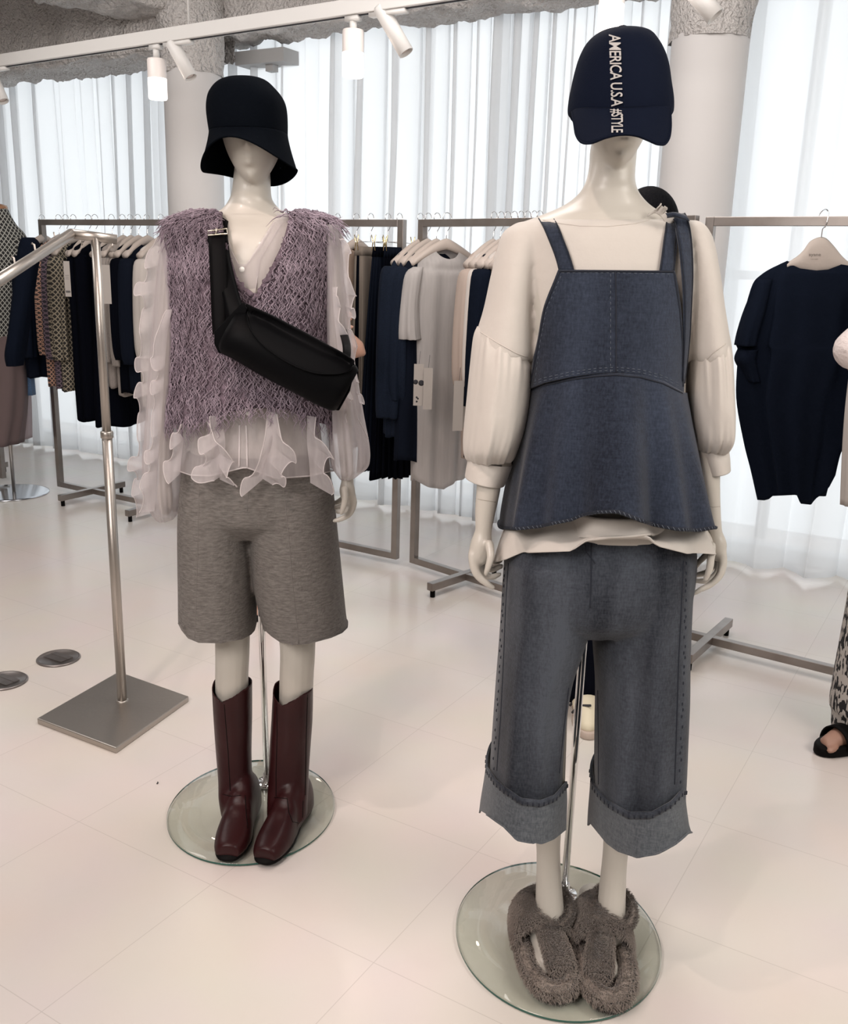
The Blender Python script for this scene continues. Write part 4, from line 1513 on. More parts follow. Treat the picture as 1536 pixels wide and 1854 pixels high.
# legs
pxchain(mb, [(398, 880, 0, 46), (410, 1000, 0, 43), (420, 1130, 0, 33), (421, 1180, -.01, 31), (420, 1230, 0, 30), (422, 1300, .02, 30), (425, 1400, .03, 20), (428, 1440, .02, 18)], Y1)
pxchain(mb, [(535, 880, 0, 46), (537, 1000, 0, 43), (538, 1130, 0, 35), (539, 1180, -.01, 32), (537, 1230, 0, 31), (535, 1300, .02, 30), (528, 1400, .03, 21), (525, 1440, .02, 18)], Y1)
# right hand seen beside the shorts: palm, thumb and four fingers
hand_px(mb, [
    [(629, 872, -.045, 11), (629, 888, -.045, 14.5), (631, 902, -.04, 13)],
    [(624, 886, -.075, 7), (625, 902, -.085, 6.5), (622, 918, -.085, 5.5), (618, 929, -.08, 4.2)],      # thumb
    [(637, 896, -.045, 7.5), (640, 912, -.05, 7), (633, 930, -.055, 6), (619, 939, -.055, 5.2), (606, 943, -.055, 4)],
    [(636, 898, -.02, 7), (636, 914, -.02, 6.5), (626, 924, -.02, 5.8), (611, 926, -.02, 4.6)],
    [(632, 898, .0, 6.5), (630, 908, .0, 6.2), (618, 917, .0, 5.6), (606, 919, .0, 4.4)],
    [(628, 894, .015, 6), (622, 902, .018, 5.6), (612, 909, .018, 5), (603, 911, .018, 4)]], Y1)
hand_px(mb, [
    [(299, 876, -.05, 11), (298, 892, -.05, 14), (298, 906, -.05, 13)],
    [(306, 888, -.07, 6.5), (308, 904, -.08, 5.5), (309, 918, -.08, 4)],
    [(294, 900, -.06, 6.5), (293, 915, -.06, 6), (296, 928, -.06, 4.5)],
    [(298, 902, -.045, 6.5), (298, 918, -.045, 6), (302, 930, -.045, 4.5)],
    [(302, 900, -.03, 6), (303, 916, -.03, 5.5), (306, 926, -.03, 4.5)],
    [(304, 896, -.015, 5.5), (306, 908, -.012, 5), (309, 918, -.012, 4)]], Y1 + .06)
body = fuse(mb, .0034, 2)
build('body', body, SKIN, t1)
BV1 = bvh_of(body)

def base_and_pole(t, px, py, ztop, disc, R_, lean=(0, 0), topxy=None):
    f = atZ(px, py, 0)
    zg = .010
    e = 1.13
    mb = MB()
    n = 96
    cx, cy = disc
    G = []
    for r_, z in ((.001, 0.001), (R_ * .6, .001), (R_ - .004, .001), (R_, .003), (R_, zg - .002), (R_ - .003, zg), (R_ * .6, zg), (.001, zg)):
        G.append([(cx + r_ * math.cos(a_), cy + r_ * e * math.sin(a_), z) for a_ in np.linspace(0, 2 * PI, n, endpoint=False)])
    g = MB().grid(G, True)
    mi = []
    for i in range(7):
        mi += [1 if i in (3,) else 0] * n
    build('glass_base', g, GLASS, t, mats=[GEDGE], matidx=mi)
    P = np.array([f[0], f[1], 0])
    top = np.array([topxy[0], topxy[1], ztop]) if topxy is not None else P + np.array([0, 0, ztop])
    build('support_pole', MB().tube([P + np.array([0, 0, zg]), top], .0085, 20), CHROME, t)
    mb = MB().lathe(P + np.array([0, 0, zg]), [(.030, 0), (.030, .004), (.027, .007), (.012, .009), (.0115, .03), (.009, .032)], 36)
    fl = build('flange', mb, CHROME, t)
    for k in range(3):
        a_ = k * 2 * PI / 3 + .5
        build('screw', MB().ell(P + np.array([.020 * math.cos(a_), .020 * math.sin(a_), zg + .0075]), (.003, .003, .0015), n=12, m=6), CHROME, fl)
base_and_pole(t1, 484, 1424, .92, (-.424, 2.160), .213, topxy=(f1[0] + .004, Y1 + .10))

def tuck(G, k=.9, dz=.012):
    c = G[-1].mean(0)
    r_ = G[-1].copy()
    r_[:, :2] = c[:2] + (r_[:, :2] - c[:2]) * k
    r_[:, 2] += dz
    r2_ = r_.copy()
    r2_[:, :2] = c[:2] + (r_[:, :2] - c[:2]) * .8
    r2_[:, 2] = r_[:, 2].mean() + .03
    return np.concatenate([G, [r_], [r2_]])

def clamp_hem(mb, lines, Yc):
    out = []
    for v in mb.v:
        v = np.array(v)
        x, y = proj(v)
        ln = min(lines, key=lambda l: 0 if l[0][0] <= x <= l[-1][0] else min(abs(x - l[0][0]), abs(x - l[-1][0])))
        ty = np.interp(x, [p[0] for p in ln], [p[1] for p in ln])
        Y_ = min(v[1], Yc)
        xx, _ = proj((v[0], Y_, v[2]))
        zt_ = atY(xx, ty, Y_)[2]
        if v[2] < zt_:
            v[2] = zt_
        out.append(tuple(v))
    mb.v = out
    return mb

def sole_poly(heel, toe, wh, wt, sq=2.6, n=44, waist=.82):
    """outline of a shoe on the floor, heel and toe are floor points"""
    heel, toe = np.array(heel, float), np.array(toe, float)
    d = toe - heel
    L = np.linalg.norm(d)
    d /= L
    s = np.array([-d[1], d[0]])
    out = []
    for a_ in np.linspace(0, 2 * PI, n, endpoint=False):
        c, q = math.cos(a_), math.sin(a_)
        u = (np.sign(c) * abs(c) ** (2 / sq) + 1) / 2
        wd_ = wh + (wt - wh) * min(1, max(0, (u - .15) / .55))
        if .25 < u < .55:
            wd_ *= waist + (1 - waist) * abs(u - .40) / .15
        v = np.sign(q) * abs(q) ** (2 / sq) * wd_
        out.append(heel + d * L * u + s * v)
    return out

def slab(mb, poly, z0, z1):
    c = np.mean(poly, 0)
    G = [[(p[0], p[1], z0) for p in poly], [(p[0], p[1], z1) for p in poly]]
    return mb.grid(G, True, True, True)

# boots: fused shaft and foot, sole, heel, seams
def boot(name, rows, Yb, heel, toe, lab, lines, foot_top, topline):
    heel3, toe3 = np.array([*heel, 0.0]), np.array([*toe, 0.0])
    t = thing(name, (heel[0], heel[1], .010), lab, 'boot', 'pair of oxblood tall boots')
    z0 = .022
    d = (toe3 - heel3)
    L = np.linalg.norm(d)
    d /= L
    s = np.array([-d[1], d[0], 0])
    mb = MB()
    secs = [(-.01, .020, .060), (.03, .030, .085), (.12, .034, .105), (.25, .034, .120), (.38, .032, .112), (.50, .034, .088), (.62, .038, .066), (.74, .040, .050), (.86, .037, .040), (.95, .031, .033), (1.0, .024, .027)]
    R = smooth_chain([(u, w_, h_) for u, w_, h_ in secs], 4)
    G = []
    for u, w_, h_ in R:
        c = heel3 + d * L * u
        w_ = w_ * 1.08
        row = []
        for a_ in np.linspace(0, 2 * PI, 40, endpoint=False):
            ca, sa = math.cos(a_), math.sin(a_)
            x = np.sign(ca) * abs(ca) ** .8 * w_
            z = z0 + (h_ * (max(0, sa) ** .75) if sa > 0 else sa * .006)
            cr_ = .003 * math.sin(u * 52) * math.exp(-((u - .52) / .1) ** 2) if sa > .5 else 0
            row.append(c + s * x + np.array([0, 0, z + cr_]))
        G.append(row)
    mb.grid(G, True, True, True)
    Gs = loft(rows, Yb, 56, 5, 2.1, lambda th, tt: .012 * np.sin(2 * th + 9 * tt) * tt)
    mb.grid(Gs, True, True, True)
    fb = fuse(mb, .0045, 4)
    # open the shaft top: cut cap above the slanted top line
    V = np.array(fb.v)
    ztop = Gs[0][:, 2].mean()
    cx, cy = Gs[0][:, 0].mean(), Gs[0][:, 1].mean()
    hw = (Gs[0][:, 0].max() - Gs[0][:, 0].min()) / 2
    LM = [ztop - .010 - topline(v[0] - cx, v[1] - cy, hw) for v in V]
    keep = [f for f in fb.f if min(V[k][2] - LM[k] for k in f) < 0]
    fb.f = keep
    fb.v = [(v[0], v[1], min(v[2], l_)) for v, l_ in zip(fb.v, LM)]
    used = sorted({i for f in keep for i in f})
    mp_ = {o: n for n, o in enumerate(used)}
    fb.v = [fb.v[i] for i in used]
    fb.f = [tuple(mp_[i] for i in f) for f in keep]
    build('upper', fb, BOOTM, t, solid=.0025)
    bv = bvh_of(fb)
    pl_ = sole_poly(heel - (d * .006)[:2], (toe3 + d * .008)[:2], .031, .043, 2.7)
    mb = MB()
    G = []
    for k_, z in ((1.0, z0 - .004), (1.02, z0 - .001), (1.0, z0 + .004), (.9, z0 + .006)):
        c = np.mean(pl_, 0)
        G.append([(c[0] + (p[0] - c[0]) * k_, c[1] + (p[1] - c[1]) * k_, z - (.006 if k_ >= 1 and np.dot(p - heel, d[:2]) > L * .3 else 0) * 1) for p in pl_])
    build('sole', MB().grid(G, True, True, True), SOLEM, t)
    hp = sole_poly(heel - (d * .006)[:2], heel + (d * .065)[:2], .030, .031, 3.0, 32, 1.0)
    mb = MB()
    slab(mb, hp, .0105, z0)
    build('heel', mb, SOLEM, t, smooth=False)
    seams(t, SOLEM, bv, lines, .0010, 6, .0003)
    return t
rowsL = [(1222, 384, 456, .054), (1300, 388, 456, .052, .005), (1360, 392, 455, .050, .010), (1410, 396, 456, .048, -.005), (1440, 397, 455, .048, -.03), (1475, 402, 452, .040, -.05)]
def tl1(x, y, hw):
    fr_ = min(1, max(0, .5 - y / .03))
    return .012 + .030 * max(0, 1 - abs((x + hw * .35) / (hw * 1.1))) * fr_
boot('boot', rowsL, Y1, (-.432, 2.170), (-.440, 1.930), 'left one of two dark oxblood leather knee boots, on the glass base', [[(404, 1245), (408, 1300), (413, 1360), (417, 1432)], [(403, 1438), (420, 1442), (437, 1440)], [(444, 1440), (446, 1475), (449, 1500)]], 0, tl1)
rowsR = [(1228, 496, 567, .054), (1300, 492, 566, .052, .005), (1360, 488, 562, .050, .010), (1410, 486, 559, .048, -.005), (1440, 485, 557, .050, -.03), (1478, 484, 556, .045, -.055)]
def tl2(x, y, hw):
    fr_ = min(1, max(0, .5 - y / .03))
    return .012 + .030 * max(0, 1 - abs((x + hw * .45) / (hw * 1.1))) * fr_
boot('boot', rowsR, Y1, (-.292, 2.170), (-.352, 1.922), 'right one of two dark oxblood leather knee boots, toe turned inward', [[(501, 1250), (502, 1330), (500, 1400), (500, 1442)], [(558, 1228), (555, 1330), (553, 1440)], [(497, 1444), (520, 1446), (523, 1470), (530, 1488), (541, 1490)], [(549, 1450), (548, 1480), (546, 1505)]], 0, tl2)

# shorts
t = thing('bermuda_shorts', tuple(atY(475, 1160, Y1)), 'grey melange wide knee-length shorts on the bucket-hat mannequin', 'shorts')
mb = MB()
mb.grid(loft([(815, 342, 592, .112), (860, 332, 598, .125), (900, 329, 602, .132), (930, 328, 606, .128), (960, 350, 590, .09)], Y1, 72, 5, 2.5, folds(4, .012, (3, 5))), True, True, True)
Gl = loft([(880, 331, 464, .125), (940, 328, 458, .130), (1000, 328, 461, .130), (1060, 329, 462, .130), (1110, 330, 462, .132), (1138, 332, 462, .134), (1185, 333, 462, .135)], Y1, 72, 5, 2.3, folds(14, .020, (2, 3, 5), .1))
Gr = loft([(880, 446, 602, .125), (940, 453, 608, .130), (1000, 458, 614, .132), (1060, 464, 620, .134), (1110, 475, 625, .135), (1138, 483, 628, .137), (1185, 486, 630, .138)], Y1, 72, 5, 2.3, folds(24, .020, (2, 3, 5), .1))
mb.grid(Gl, True, True, True)
mb.grid(Gr, True, True, True)
sh = fuse(mb, .0038, 5)
clamp_hem(sh, [[(325, 1128), (332, 1142), (343, 1156), (362, 1164), (400, 1165), (440, 1157), (455, 1149), (465, 1138)], [(482, 1143), (492, 1152), (508, 1163), (530, 1168), (560, 1166), (600, 1155), (620, 1146), (632, 1134)]], Y1)
build('shorts_body', sh, MELANGE, t)
bv = bvh_of(sh)
for s_ in ([(361, 870), (359, 960), (356, 1060), (353, 1155)], [(512, 872), (522, 960), (530, 1060), (541, 1165)], [(448, 850), (449, 890), (448, 925)], [(456, 852), (458, 878), (452, 886)], [(340, 1146), (370, 1150), (410, 1149), (450, 1140)], [(492, 1142), (540, 1148), (590, 1142), (622, 1128)]):
    seams(t, mat('melange_seam', (0.17, 0.155, 0.145), .9), bv, [s_], .0007, 7, .0002)

# chiffon blouse: body, sleeves, frills
t = thing('chiffon_blouse', tuple(atY(460, 860, Y1)), 'sheer pinkish white chiffon blouse with frilled sleeves, worn under the mauve vest', 'blouse')
G = loft([(388, 382, 530, .070, .02), (396, 350, 562, .082, .02), (408, 328, 588, .090, .015), (440, 321, 600, .098), (500, 322, 598, .112), (600, 330, 590, .112), (700, 332, 594, .116), (760, 330, 600, .125), (810, 327, 603, .142), (856, 323, 604, .150)], Y1, 140, 6, 2.1, folds(51, .035, (9, 16, 25), .6, 1.0, .3))
fit_line(G, -1, [(322, 852), (345, 860), (380, 862), (436, 848), (446, 846), (500, 866), (560, 862), (604, 852)], .85)
mb = MB().grid(G, True)
cutout(mb, [(398, 385), (420, 455), (438, 492), (470, 440), (505, 385)], Y1)
cutout(mb, [(438, 770), (444, 770), (446, 852), (435, 852)], Y1)
build('body', mb, CHIF, t)
bvb = bvh_of(mb)
seams(t, CHIFE, bvb, [[(434, 770), (434, 800), (433, 846)], [(446, 770), (447, 800), (448, 846)]], .0022, 5, .001, name='placket_edge')
e_ = MB()
def hemtube(G_, row, r_, mbx, y0=None):
    ring = G_[row]
    mbx.tube([p for p in ring], r_, 5, close=True)
hemtube(G, -1, .0016, e_)
build('hem_edge', e_, CHIFE, t)
seams(t, CHIFE, BV1, [[(404, 400), (418, 452), (438, 490), (470, 448), (497, 402)], [(509, 405), (470, 470), (462, 532)]], .0011, 5, .0035, name='collar_edge')
PEARL = mat('pearl_button', (0.85, 0.84, 0.80), .15)
for (x, y) in ((438, 488), (450, 748)):
    q = drape(BV1 if y < 600 else bvb, [(x, y)], .006)
    if len(q):
        build('button', MB().ell(q[0], (.0062, .003, .0062), n=18, m=8), PEARL, t)
# sleeves
GL = loft([(412, 306, 345, .045), (440, 296, 345, .055), (500, 287, 340, .060), (580, 280, 335, .060), (660, 274, 330, .062), (750, 268, 327, .064), (840, 262, 326, .070), (890, 266, 327, .070), (922, 276, 324, .060), (938, 288, 316, .040)], Y1 - .01, 110, 6, 2.0, folds(61, .045, (7, 13, 21), .1, .8, .3))
build('sleeve', MB().grid(GL, True), CHIF, t)
GR = loft([(408, 578, 614, .045), (440, 584, 622, .055), (500, 590, 628, .058), (580, 592, 634, .060), (640, 594, 640, .062), (700, 596, 650, .068), (760, 597, 660, .080), (810, 598, 669, .092), (840, 602, 668, .090), (858, 612, 650, .060), (866, 618, 640, .03)], Y1 - .01, 110, 6, 2.0, folds(62, .055, (7, 13, 21), .1, .8, .3))
build('sleeve', MB().grid(GR, True), CHIF, t)

def frill(base, width, out, amp, waves, seed, up=(0, 0, -.2), n=None, irr=1.0):
    """a wavy strip sewn along base; width may vary"""
    r = np.random.default_rng(seed)
    B = smooth_chain(base, 10)
    # resample
    seg = np.r_[0, np.cumsum(np.linalg.norm(np.diff(B, axis=0), axis=1))]
    n = n or int(seg[-1] / .0018)
    s = np.linspace(0, seg[-1], n)
    B = np.array([np.interp(s, seg, B[:, k]) for k in range(3)]).T
    u = s / seg[-1]
    out = np.array(out, float)
    out /= np.linalg.norm(out)
    tan = np.gradient(B, axis=0)
    tan /= np.linalg.norm(tan, axis=1)[:, None]
    nr = np.cross(tan, out)
    ph = 2 * PI * waves * u + 1.2 * np.sin(2 * PI * u * waves * .37 + r.uniform(0, 6))
    W = np.interp(u, np.linspace(0, 1, len(width)), width)
    G = []
    m = 8
    for k in range(m + 1):
        v = k / m
        w_ = W * v * (1 + .18 * irr * np.sin(ph * .61 + 2 * seed))
        a_ = amp * v ** 1.2 * (1 + .45 * irr * np.sin(ph * .43 + seed))
        row = B + out[None, :] * (w_ * (1 - .22 * np.cos(ph) * v))[:, None] + nr * (a_ * np.sin(ph))[:, None] + tan * (amp * .45 * v * np.sin(2 * ph + .5))[:, None] + np.array(up)[None, :] * w_[:, None]
        G.append(row)
    return np.array(G)
def add_frill(parent, *a, **k):
    G_ = frill(*a, **k)
    o = build('frill', MB().grid(G_), CHIF, parent)
    build('piped_edge', MB().tube(G_[-1], .0011, 5), CHIFE, o)
Ya = Y1 - .065
P_ = lambda pts, Y: [atY(x, y, Y + (q[0] if q else 0)) for x, y, *q in pts]
add_frill(t, P_([(300, 425), (290, 470), (283, 540), (279, 620), (275, 700), (272, 780), (268, 860), (272, 930)], Ya + .03), [.02, .035, .030, .030, .028, .028, .034, .03], (-1, -.25, 0), .013, 8.2, 1)
add_frill(t, P_([(312, 560), (304, 600), (300, 640), (296, 700), (290, 790), (284, 860), (280, 925)], Ya - .015), [.01, .03, .02, .022, .02, .03, .03], (-1, -.6, 0), .009, 6.4, 2)
add_frill(t, P_([(606, 425), (614, 470), (618, 540), (622, 610), (630, 680), (640, 760), (650, 820), (646, 850)], Ya + .03), [.016, .030, .026, .020, .022, .022, .02, .01], (1, -.25, 0), .013, 8.0, 3)
add_frill(t, P_([(602, 520), (606, 580), (614, 660), (620, 740), (622, 800)], Ya - .01), [.01, .022, .02, .02, .01], (1, -.5, 0), .008, 5.0, 4)
# cascading frills at the hem
Yh = Y1 - .150
for pts, wd_, o_, sd in (
    ([(392, 752), (404, 775), (408, 800), (406, 830), (402, 862)], [.012, .040, .045, .05, .02], (-1, -.45, -.1), 5),
    ([(372, 760), (385, 790), (390, 830), (398, 868)], [.01, .03, .04, .03], (1, -.6, -.1), 6),
    ([(484, 742), (490, 775), (482, 810), (468, 862)], [.02, .05, .055, .03], (1, -.5, -.2), 7),
    ([(500, 745), (500, 780), (490, 820), (478, 866)], [.01, .02, .035, .04], (-1, -.6, -.15), 8),
    ([(556, 752), (556, 800), (560, 840), (562, 874)], [.015, .045, .045, .04], (1, -.4, -.2), 9),
    ([(334, 765), (332, 800), (328, 835), (326, 858)], [.01, .025, .03, .02], (-1, -.5, -.1), 10)):
    add_frill(t, P_(pts, Yh + (.03 if pts[0][0] < 350 or pts[0][0] > 540 else 0)), [q_ * 1.15 for q_ in wd_], o_, .014, 1.7, sd, up=(0, 0, -.45), irr=.2)

# shaggy vest
t = thing('shaggy_vest', tuple(atY(460, 775, Y1)), 'mauve shaggy yarn V-neck vest with hanging loops, under the black bag', 'vest')
G = loft([(391, 386, 534, .074, .015), (394, 352, 566, .090, .015), (402, 322, 594, .100, .01), (418, 310, 604, .106), (450, 309, 603, .114), (500, 314, 597, .128), (560, 320, 591, .132), (620, 322, 589, .130), (680, 320, 594, .134), (730, 315, 604, .142), (768, 313, 608, .146)], Y1, 150, 9, 2.2, folds(71, .014, (9, 17, 27), 0))
fit_line(G, -1, [(310, 768), (350, 770), (400, 752), (450, 738), (520, 742), (570, 764), (610, 772)], .8)
mb = MB().grid(G, True)
cutout(mb, [(402, 380), (405, 420), (430, 505), (460, 538), (488, 490), (512, 440), (528, 380)], Y1 + .02)
shell = MB()
shell.v, shell.f = list(mb.v), list(mb.f)
vb = build('knit_base', shell, VEST, t, solid=.006, offset=1.0)
bvv = bvh_of(mb)
used = mb.f
fr = MB()
strands(fr, mb.v, used, 6200, .046, .00135, 8, .95, .0048, .013, 3, front=Y1 + .03, opened=True)
build('yarn_fringe', fr, VESTF, t)['kind'] = 'stuff'
# wooly collar along the V
fr = MB()
for pts in ([(404, 400), (412, 450), (431, 505), (459, 538)], [(459, 538), (487, 490), (511, 440), (526, 398)]):
    D = drape(bvv, [(x + (-6 if x < 459 else 6), y + 3) for x, y in pts], .004, None)
    D = smooth_chain(D, 14)
    D = D + rng.normal(0, .0022, D.shape)
    fr.tube(D, .0060, 7)
build('neck_edging', fr, VEST, t)

# bucket hat
t = thing('bucket_hat', tuple(atY(452, 320, Y1 - .01)), 'black felt bucket hat with a deep flared brim', 'hat')
rows = [(142.5, 432, 462, .02), (144, 418, 474, .045), (149, 404, 486, .070), (158, 392, 496, .088), (172, 382, 508, .100), (186, 378, 515, .106), (202, 377, 518, .108), (222, 379, 519, .108), (242, 382, 519, .106)]
G = loft(rows, Y1 - .01, 90, 6, 2.25, folds(81, .012, (3, 5, 7), 0))
# flared brim: front edge lifted, back and sides low
ring0 = G[-1]
C0 = ring0.mean(0)
th = np.linspace(0, 2 * PI, 90, endpoint=False)
Gb = []
pL, pR = atY(369, 306, Y1 - .01), atY(537, 300, Y1 - .01)
hwid = (pR[0] - pL[0]) / 2
cxb = (pR[0] + pL[0]) / 2
zf = atY(452, 251, Y1 - .150)[2]
zs = atY(452, 309, Y1 - .01)[2]
zk = atY(452, 331, Y1 + .11)[2]
for v in np.linspace(0, 1, 16)[1:]:
    row = []
    for j in range(90):
        c, s = math.cos(th[j]), math.sin(th[j])
        z_e = zs + ((zf - zs) * max(0, -s) ** 1.6 if s < 0 else (zk - zs) * s ** 1.3)
        z_e += .006 * math.sin(3 * th[j] + 1)
        ex, ey = cxb + hwid * c, Y1 - .01 + (.138 if s < 0 else .118) * s
        fl = v ** 1.25
        x = ring0[j][0] + (ex - ring0[j][0]) * fl
        y = ring0[j][1] + (ey - ring0[j][1]) * fl
        z = ring0[j][2] + (z_e - ring0[j][2]) * v
        row.append((x, y, z))
    Gb.append(row)
build('crown', MB().grid(G, True, True, False), BLACKF, t, solid=.002)
bmesh_ = MB().grid([ring0.tolist()] + Gb, True)
br_ = build('brim', bmesh_, BLACKF, t, solid=.0025)
build('brim_edge', MB().tube(Gb[-1], .0018, 6, close=True), BLACKF, br_)

# black shoulder bag slung across the chest
t = thing('shoulder_bag', tuple(atY(515, 700, Y1 - .2)), 'black leather barrel bag with round flap, slung across the mauve vest', 'bag')
YB = Y1 - .195
axs = []
ctl = [(418, 603, 592, .95), (440, 604, 604, 1), (500, 632, 632, 1), (560, 662, 662, 1), (610, 692, 692, 1), (628, 702, 702, .97)]
# spine along the bag, half height in px across
sp = [((414, 596), 36, .030), ((424, 602), 43, .042), ((450, 612), 46, .050), ((500, 640), 47, .054), ((560, 670), 48, .054), ((600, 690), 49, .050), ((622, 702), 46, .044), ((630, 706), 40, .032)]
nrm2 = np.array([math.sin(math.radians(28.5)), -math.cos(math.radians(28.5))])     # upwards across the bag, in the picture
R = []
for (p, hh, dd) in sp:
    tp = atY(p[0] + nrm2[0] * hh, p[1] + nrm2[1] * hh, YB)
    bt = atY(p[0] - nrm2[0] * hh, p[1] - nrm2[1] * hh, YB)
    R.append(list(tp) + list(bt) + [dd])
Q = smooth_chain(R, 7)
G = []
for q in Q:
    tp, bt = q[:3], q[3:6]
    c, h_ = (tp + bt) / 2, (tp - bt) / 2
    row = []
    for a_ in np.linspace(0, 2 * PI, 48, endpoint=False):
        ca, sa = math.cos(a_), math.sin(a_)
        k = 1.0 - .28 * max(0, ca)            # narrower towards the top
        row.append(c + h_ * np.sign(ca) * abs(ca) ** .85 + np.array([0, 1, 0]) * (np.sign(sa) * abs(sa) ** .85 * q[6] * k))
    G.append(row)
mb = MB().grid(G, True, True, True)
build('bag_body', mb, LEATH, t)
bvg = bvh_of(mb)
# end gussets folded outwards
for pts, nm in (([(388, 600), (441, 546), (449, 556), (444, 578), (412, 640), (396, 640), (388, 622)], 0), ([(629, 658), (642, 656), (643, 668), (634, 708), (614, 744), (606, 742), (622, 700)], 1)):
    g = MB()
    c = np.mean(pts, 0)
    P0 = [atY(x, y, YB - .012) for x, y in pts]
    P1 = [atY(x, y, YB + .016) for x, y in pts]
    g.grid([P0, P1], True, True, True)
    build('gusset', g, LEATH, t, smooth=False, bevel=.003)
# flap
topl = smooth_chain([(446, 549, 0), (500, 576, 0), (570, 612, 0), (640, 652, 0)], 12)[:, :2]
lowl = smooth_chain([(447, 556, 0), (452, 590, 0), (470, 618, 0), (500, 643, 0), (535, 663, 0), (570, 675, 0), (605, 677, 0), (628, 673, 0), (641, 662, 0)], 12)[:, :2]
n = 60
def rs(Ln, n):
    s = np.r_[0, np.cumsum(np.linalg.norm(np.diff(Ln, axis=0), axis=1))]
    u = np.linspace(0, s[-1], n)
    return np.array([np.interp(u, s, Ln[:, k]) for k in range(2)]).T
T_, L_ = rs(topl, n), rs(lowl, n)
G = []
for v in np.linspace(0, 1, 18):
    row = []
    for a_, b_2 in zip(T_, L_):
        p = a_ + (b_2 - a_) * v
        D = drape(bvg, [tuple(p)], .0045, YB - .03)
        q = D[0]
        row.append(q)
    G.append(row)
G = np.array(G)
# relax
for _ in range(6):
    G[1:-1, 1:-1, 1] = (G[:-2, 1:-1, 1] + G[2:, 1:-1, 1] + G[1:-1, :-2, 1] + G[1:-1, 2:, 1]) / 4
G[:, :, 1] -= .002
build('flap', MB().grid(G), mat('flap_leather', (0.0026, 0.0027, 0.0033), 0.5, bump=(500, .1, (1, 1, 1), .001), spec=.065), t, solid=.003)
build('flap_edge', MB().tube(G[-1], .0017, 6), LEATH, t)
# straps
def strap(name, L, Rr, Ys, m, par, th_=.004, bulge=0.0):
    return build(name, MB().grid(ribbon(L, Rr, Ys, 8, bulge)), m, par, solid=th_)
strap('strap', [(410, 380), (396, 392), (387, 405), (379, 432), (388, 470), (404, 540), (412, 600)], [(417, 377), (415, 395), (412, 412), (414, 440), (420, 480), (437, 545), (444, 562)], [Y1 + .03, Y1 - .04, Y1 - .08, Y1 - .105, Y1 - .145, Y1 - .185, Y1 - .205], LEATH, t, .004, .002)
strap('strap_end', [(377, 424), (378, 450), (381, 520), (384, 590), (386, 606)], [(406, 420), (409, 450), (412, 520), (412, 585), (412, 599)], [Y1 - .125, Y1 - .150, Y1 - .175, Y1 - .19, Y1 - .19], mat('strap_leather', (0.0030, 0.0028, 0.0032), .55, spec=.05), t, .004, .003)
strap('strap', [(622, 655), (620, 625), (614, 600), (610, 585)], [(635, 652), (635, 625), (626, 592), (616, 572)], [YB + .01, YB + .05, Y1 - .02, Y1 + .07], LEATH, t, .004)
strap('keeper_loop', [(376, 428), (376, 438)], [(411, 427), (412, 437)], [Y1 - .131, Y1 - .136], LEATH, t, .006)
q = [atY(x, y, Y1 - .140) for x, y in ((377, 418), (377, 426), (412, 423), (411, 414))]
bk = MB().tube(q, .0016, 8, close=True)
bk.tube([atY(391, 424, Y1 - .145), atY(392, 413, Y1 - .145)], .0013, 8)
build('buckle', bk, mat('pale_gold', (0.78, 0.72, 0.60), .25, 1.0), t)

# ---------------- mannequin in the navy cap
Y2 = 1.68
f2 = atZ(1024, 1627, 0)
t2 = thing('mannequin', (f2[0], f2[1], 0), 'ivory mannequin in the navy lettered cap and fur slippers on a round glass base', 'mannequin', 'two shop mannequins')
mb = MB()
ch2 = atY(1130, 300, Y2 - .07)
mb.grid(head_mesh(ch2[0] - .003, Y2 - .008, ch2[2] + .100, .0580, .076, .104, 0.0, .02), True, True, True)
neck2 = [(235, 1078, 1156, .042, .015), (270, 1070, 1153, .045, .015), (300, 1068, 1150, .046, .015), (325, 1063, 1149, .048, .01), (345, 1053, 1154, .050, .012), (362, 1036, 1166, .055, .012), (376, 1013, 1182, .060, .012), (388, 984, 1204, .066, .01), (402, 950, 1235, .073, .01), (420, 930, 1262, .083, 0), (450, 925, 1268, .093), (500, 940, 1262, .104), (600, 955, 1240, .106), (700, 965, 1232, .095), (850, 960, 1240, .10), (980, 950, 1230, .11), (1060, 960, 1220, .10), (1100, 990, 1200, .08)]
mb.grid(loft(neck2, Y2, 48, 5, 2.15), True, True, True)
pxchain(mb, [(935, 440, 0, 30), (912, 540, 0, 27), (898, 660, .0, 25), (888, 780, -.02, 23), (886, 870, -.03, 22.5), (879, 925, -.035, 19), (876, 958, -.04, 15.5), (874, 980, -.04, 17)], Y2)
pxchain(mb, [(1262, 440, 0, 30), (1280, 540, 0, 27), (1284, 660, .0, 25), (1284, 780, -.02, 22), (1284, 860, -.03, 20), (1290, 920, -.035, 15), (1295, 960, -.04, 12.5), (1297, 980, -.04, 13.5)], Y2)
# her right hand (left in the photo)
hand_px(mb, [
    [(875, 962, -.04, 15), (872, 985, -.042, 20), (867, 1006, -.042, 19.5)],
    [(886, 985, -.07, 8.5), (889, 1005, -.082, 7.5), (885, 1024, -.085, 6.3), (880, 1038, -.082, 5)],
    [(857, 1004, -.05, 10), (859, 1024, -.055, 9.2), (866, 1042, -.06, 8), (880, 1055, -.06, 6.6), (893, 1064, -.06, 4.8)],
    [(862, 1008, -.03, 9), (868, 1028, -.03, 8.2), (880, 1042, -.03, 7), (892, 1044, -.028, 6), (904, 1040, -.025, 4.6)],
    [(870, 1006, -.015, 8.5), (878, 1022, -.012, 7.5), (890, 1031, -.01, 6.5), (908, 1025, -.005, 4.8)],
    [(878, 1000, -.0, 7.8), (888, 1012, .005, 6.8), (898, 1018, .008, 5.6), (908, 1014, .01, 4.4)]], Y2)
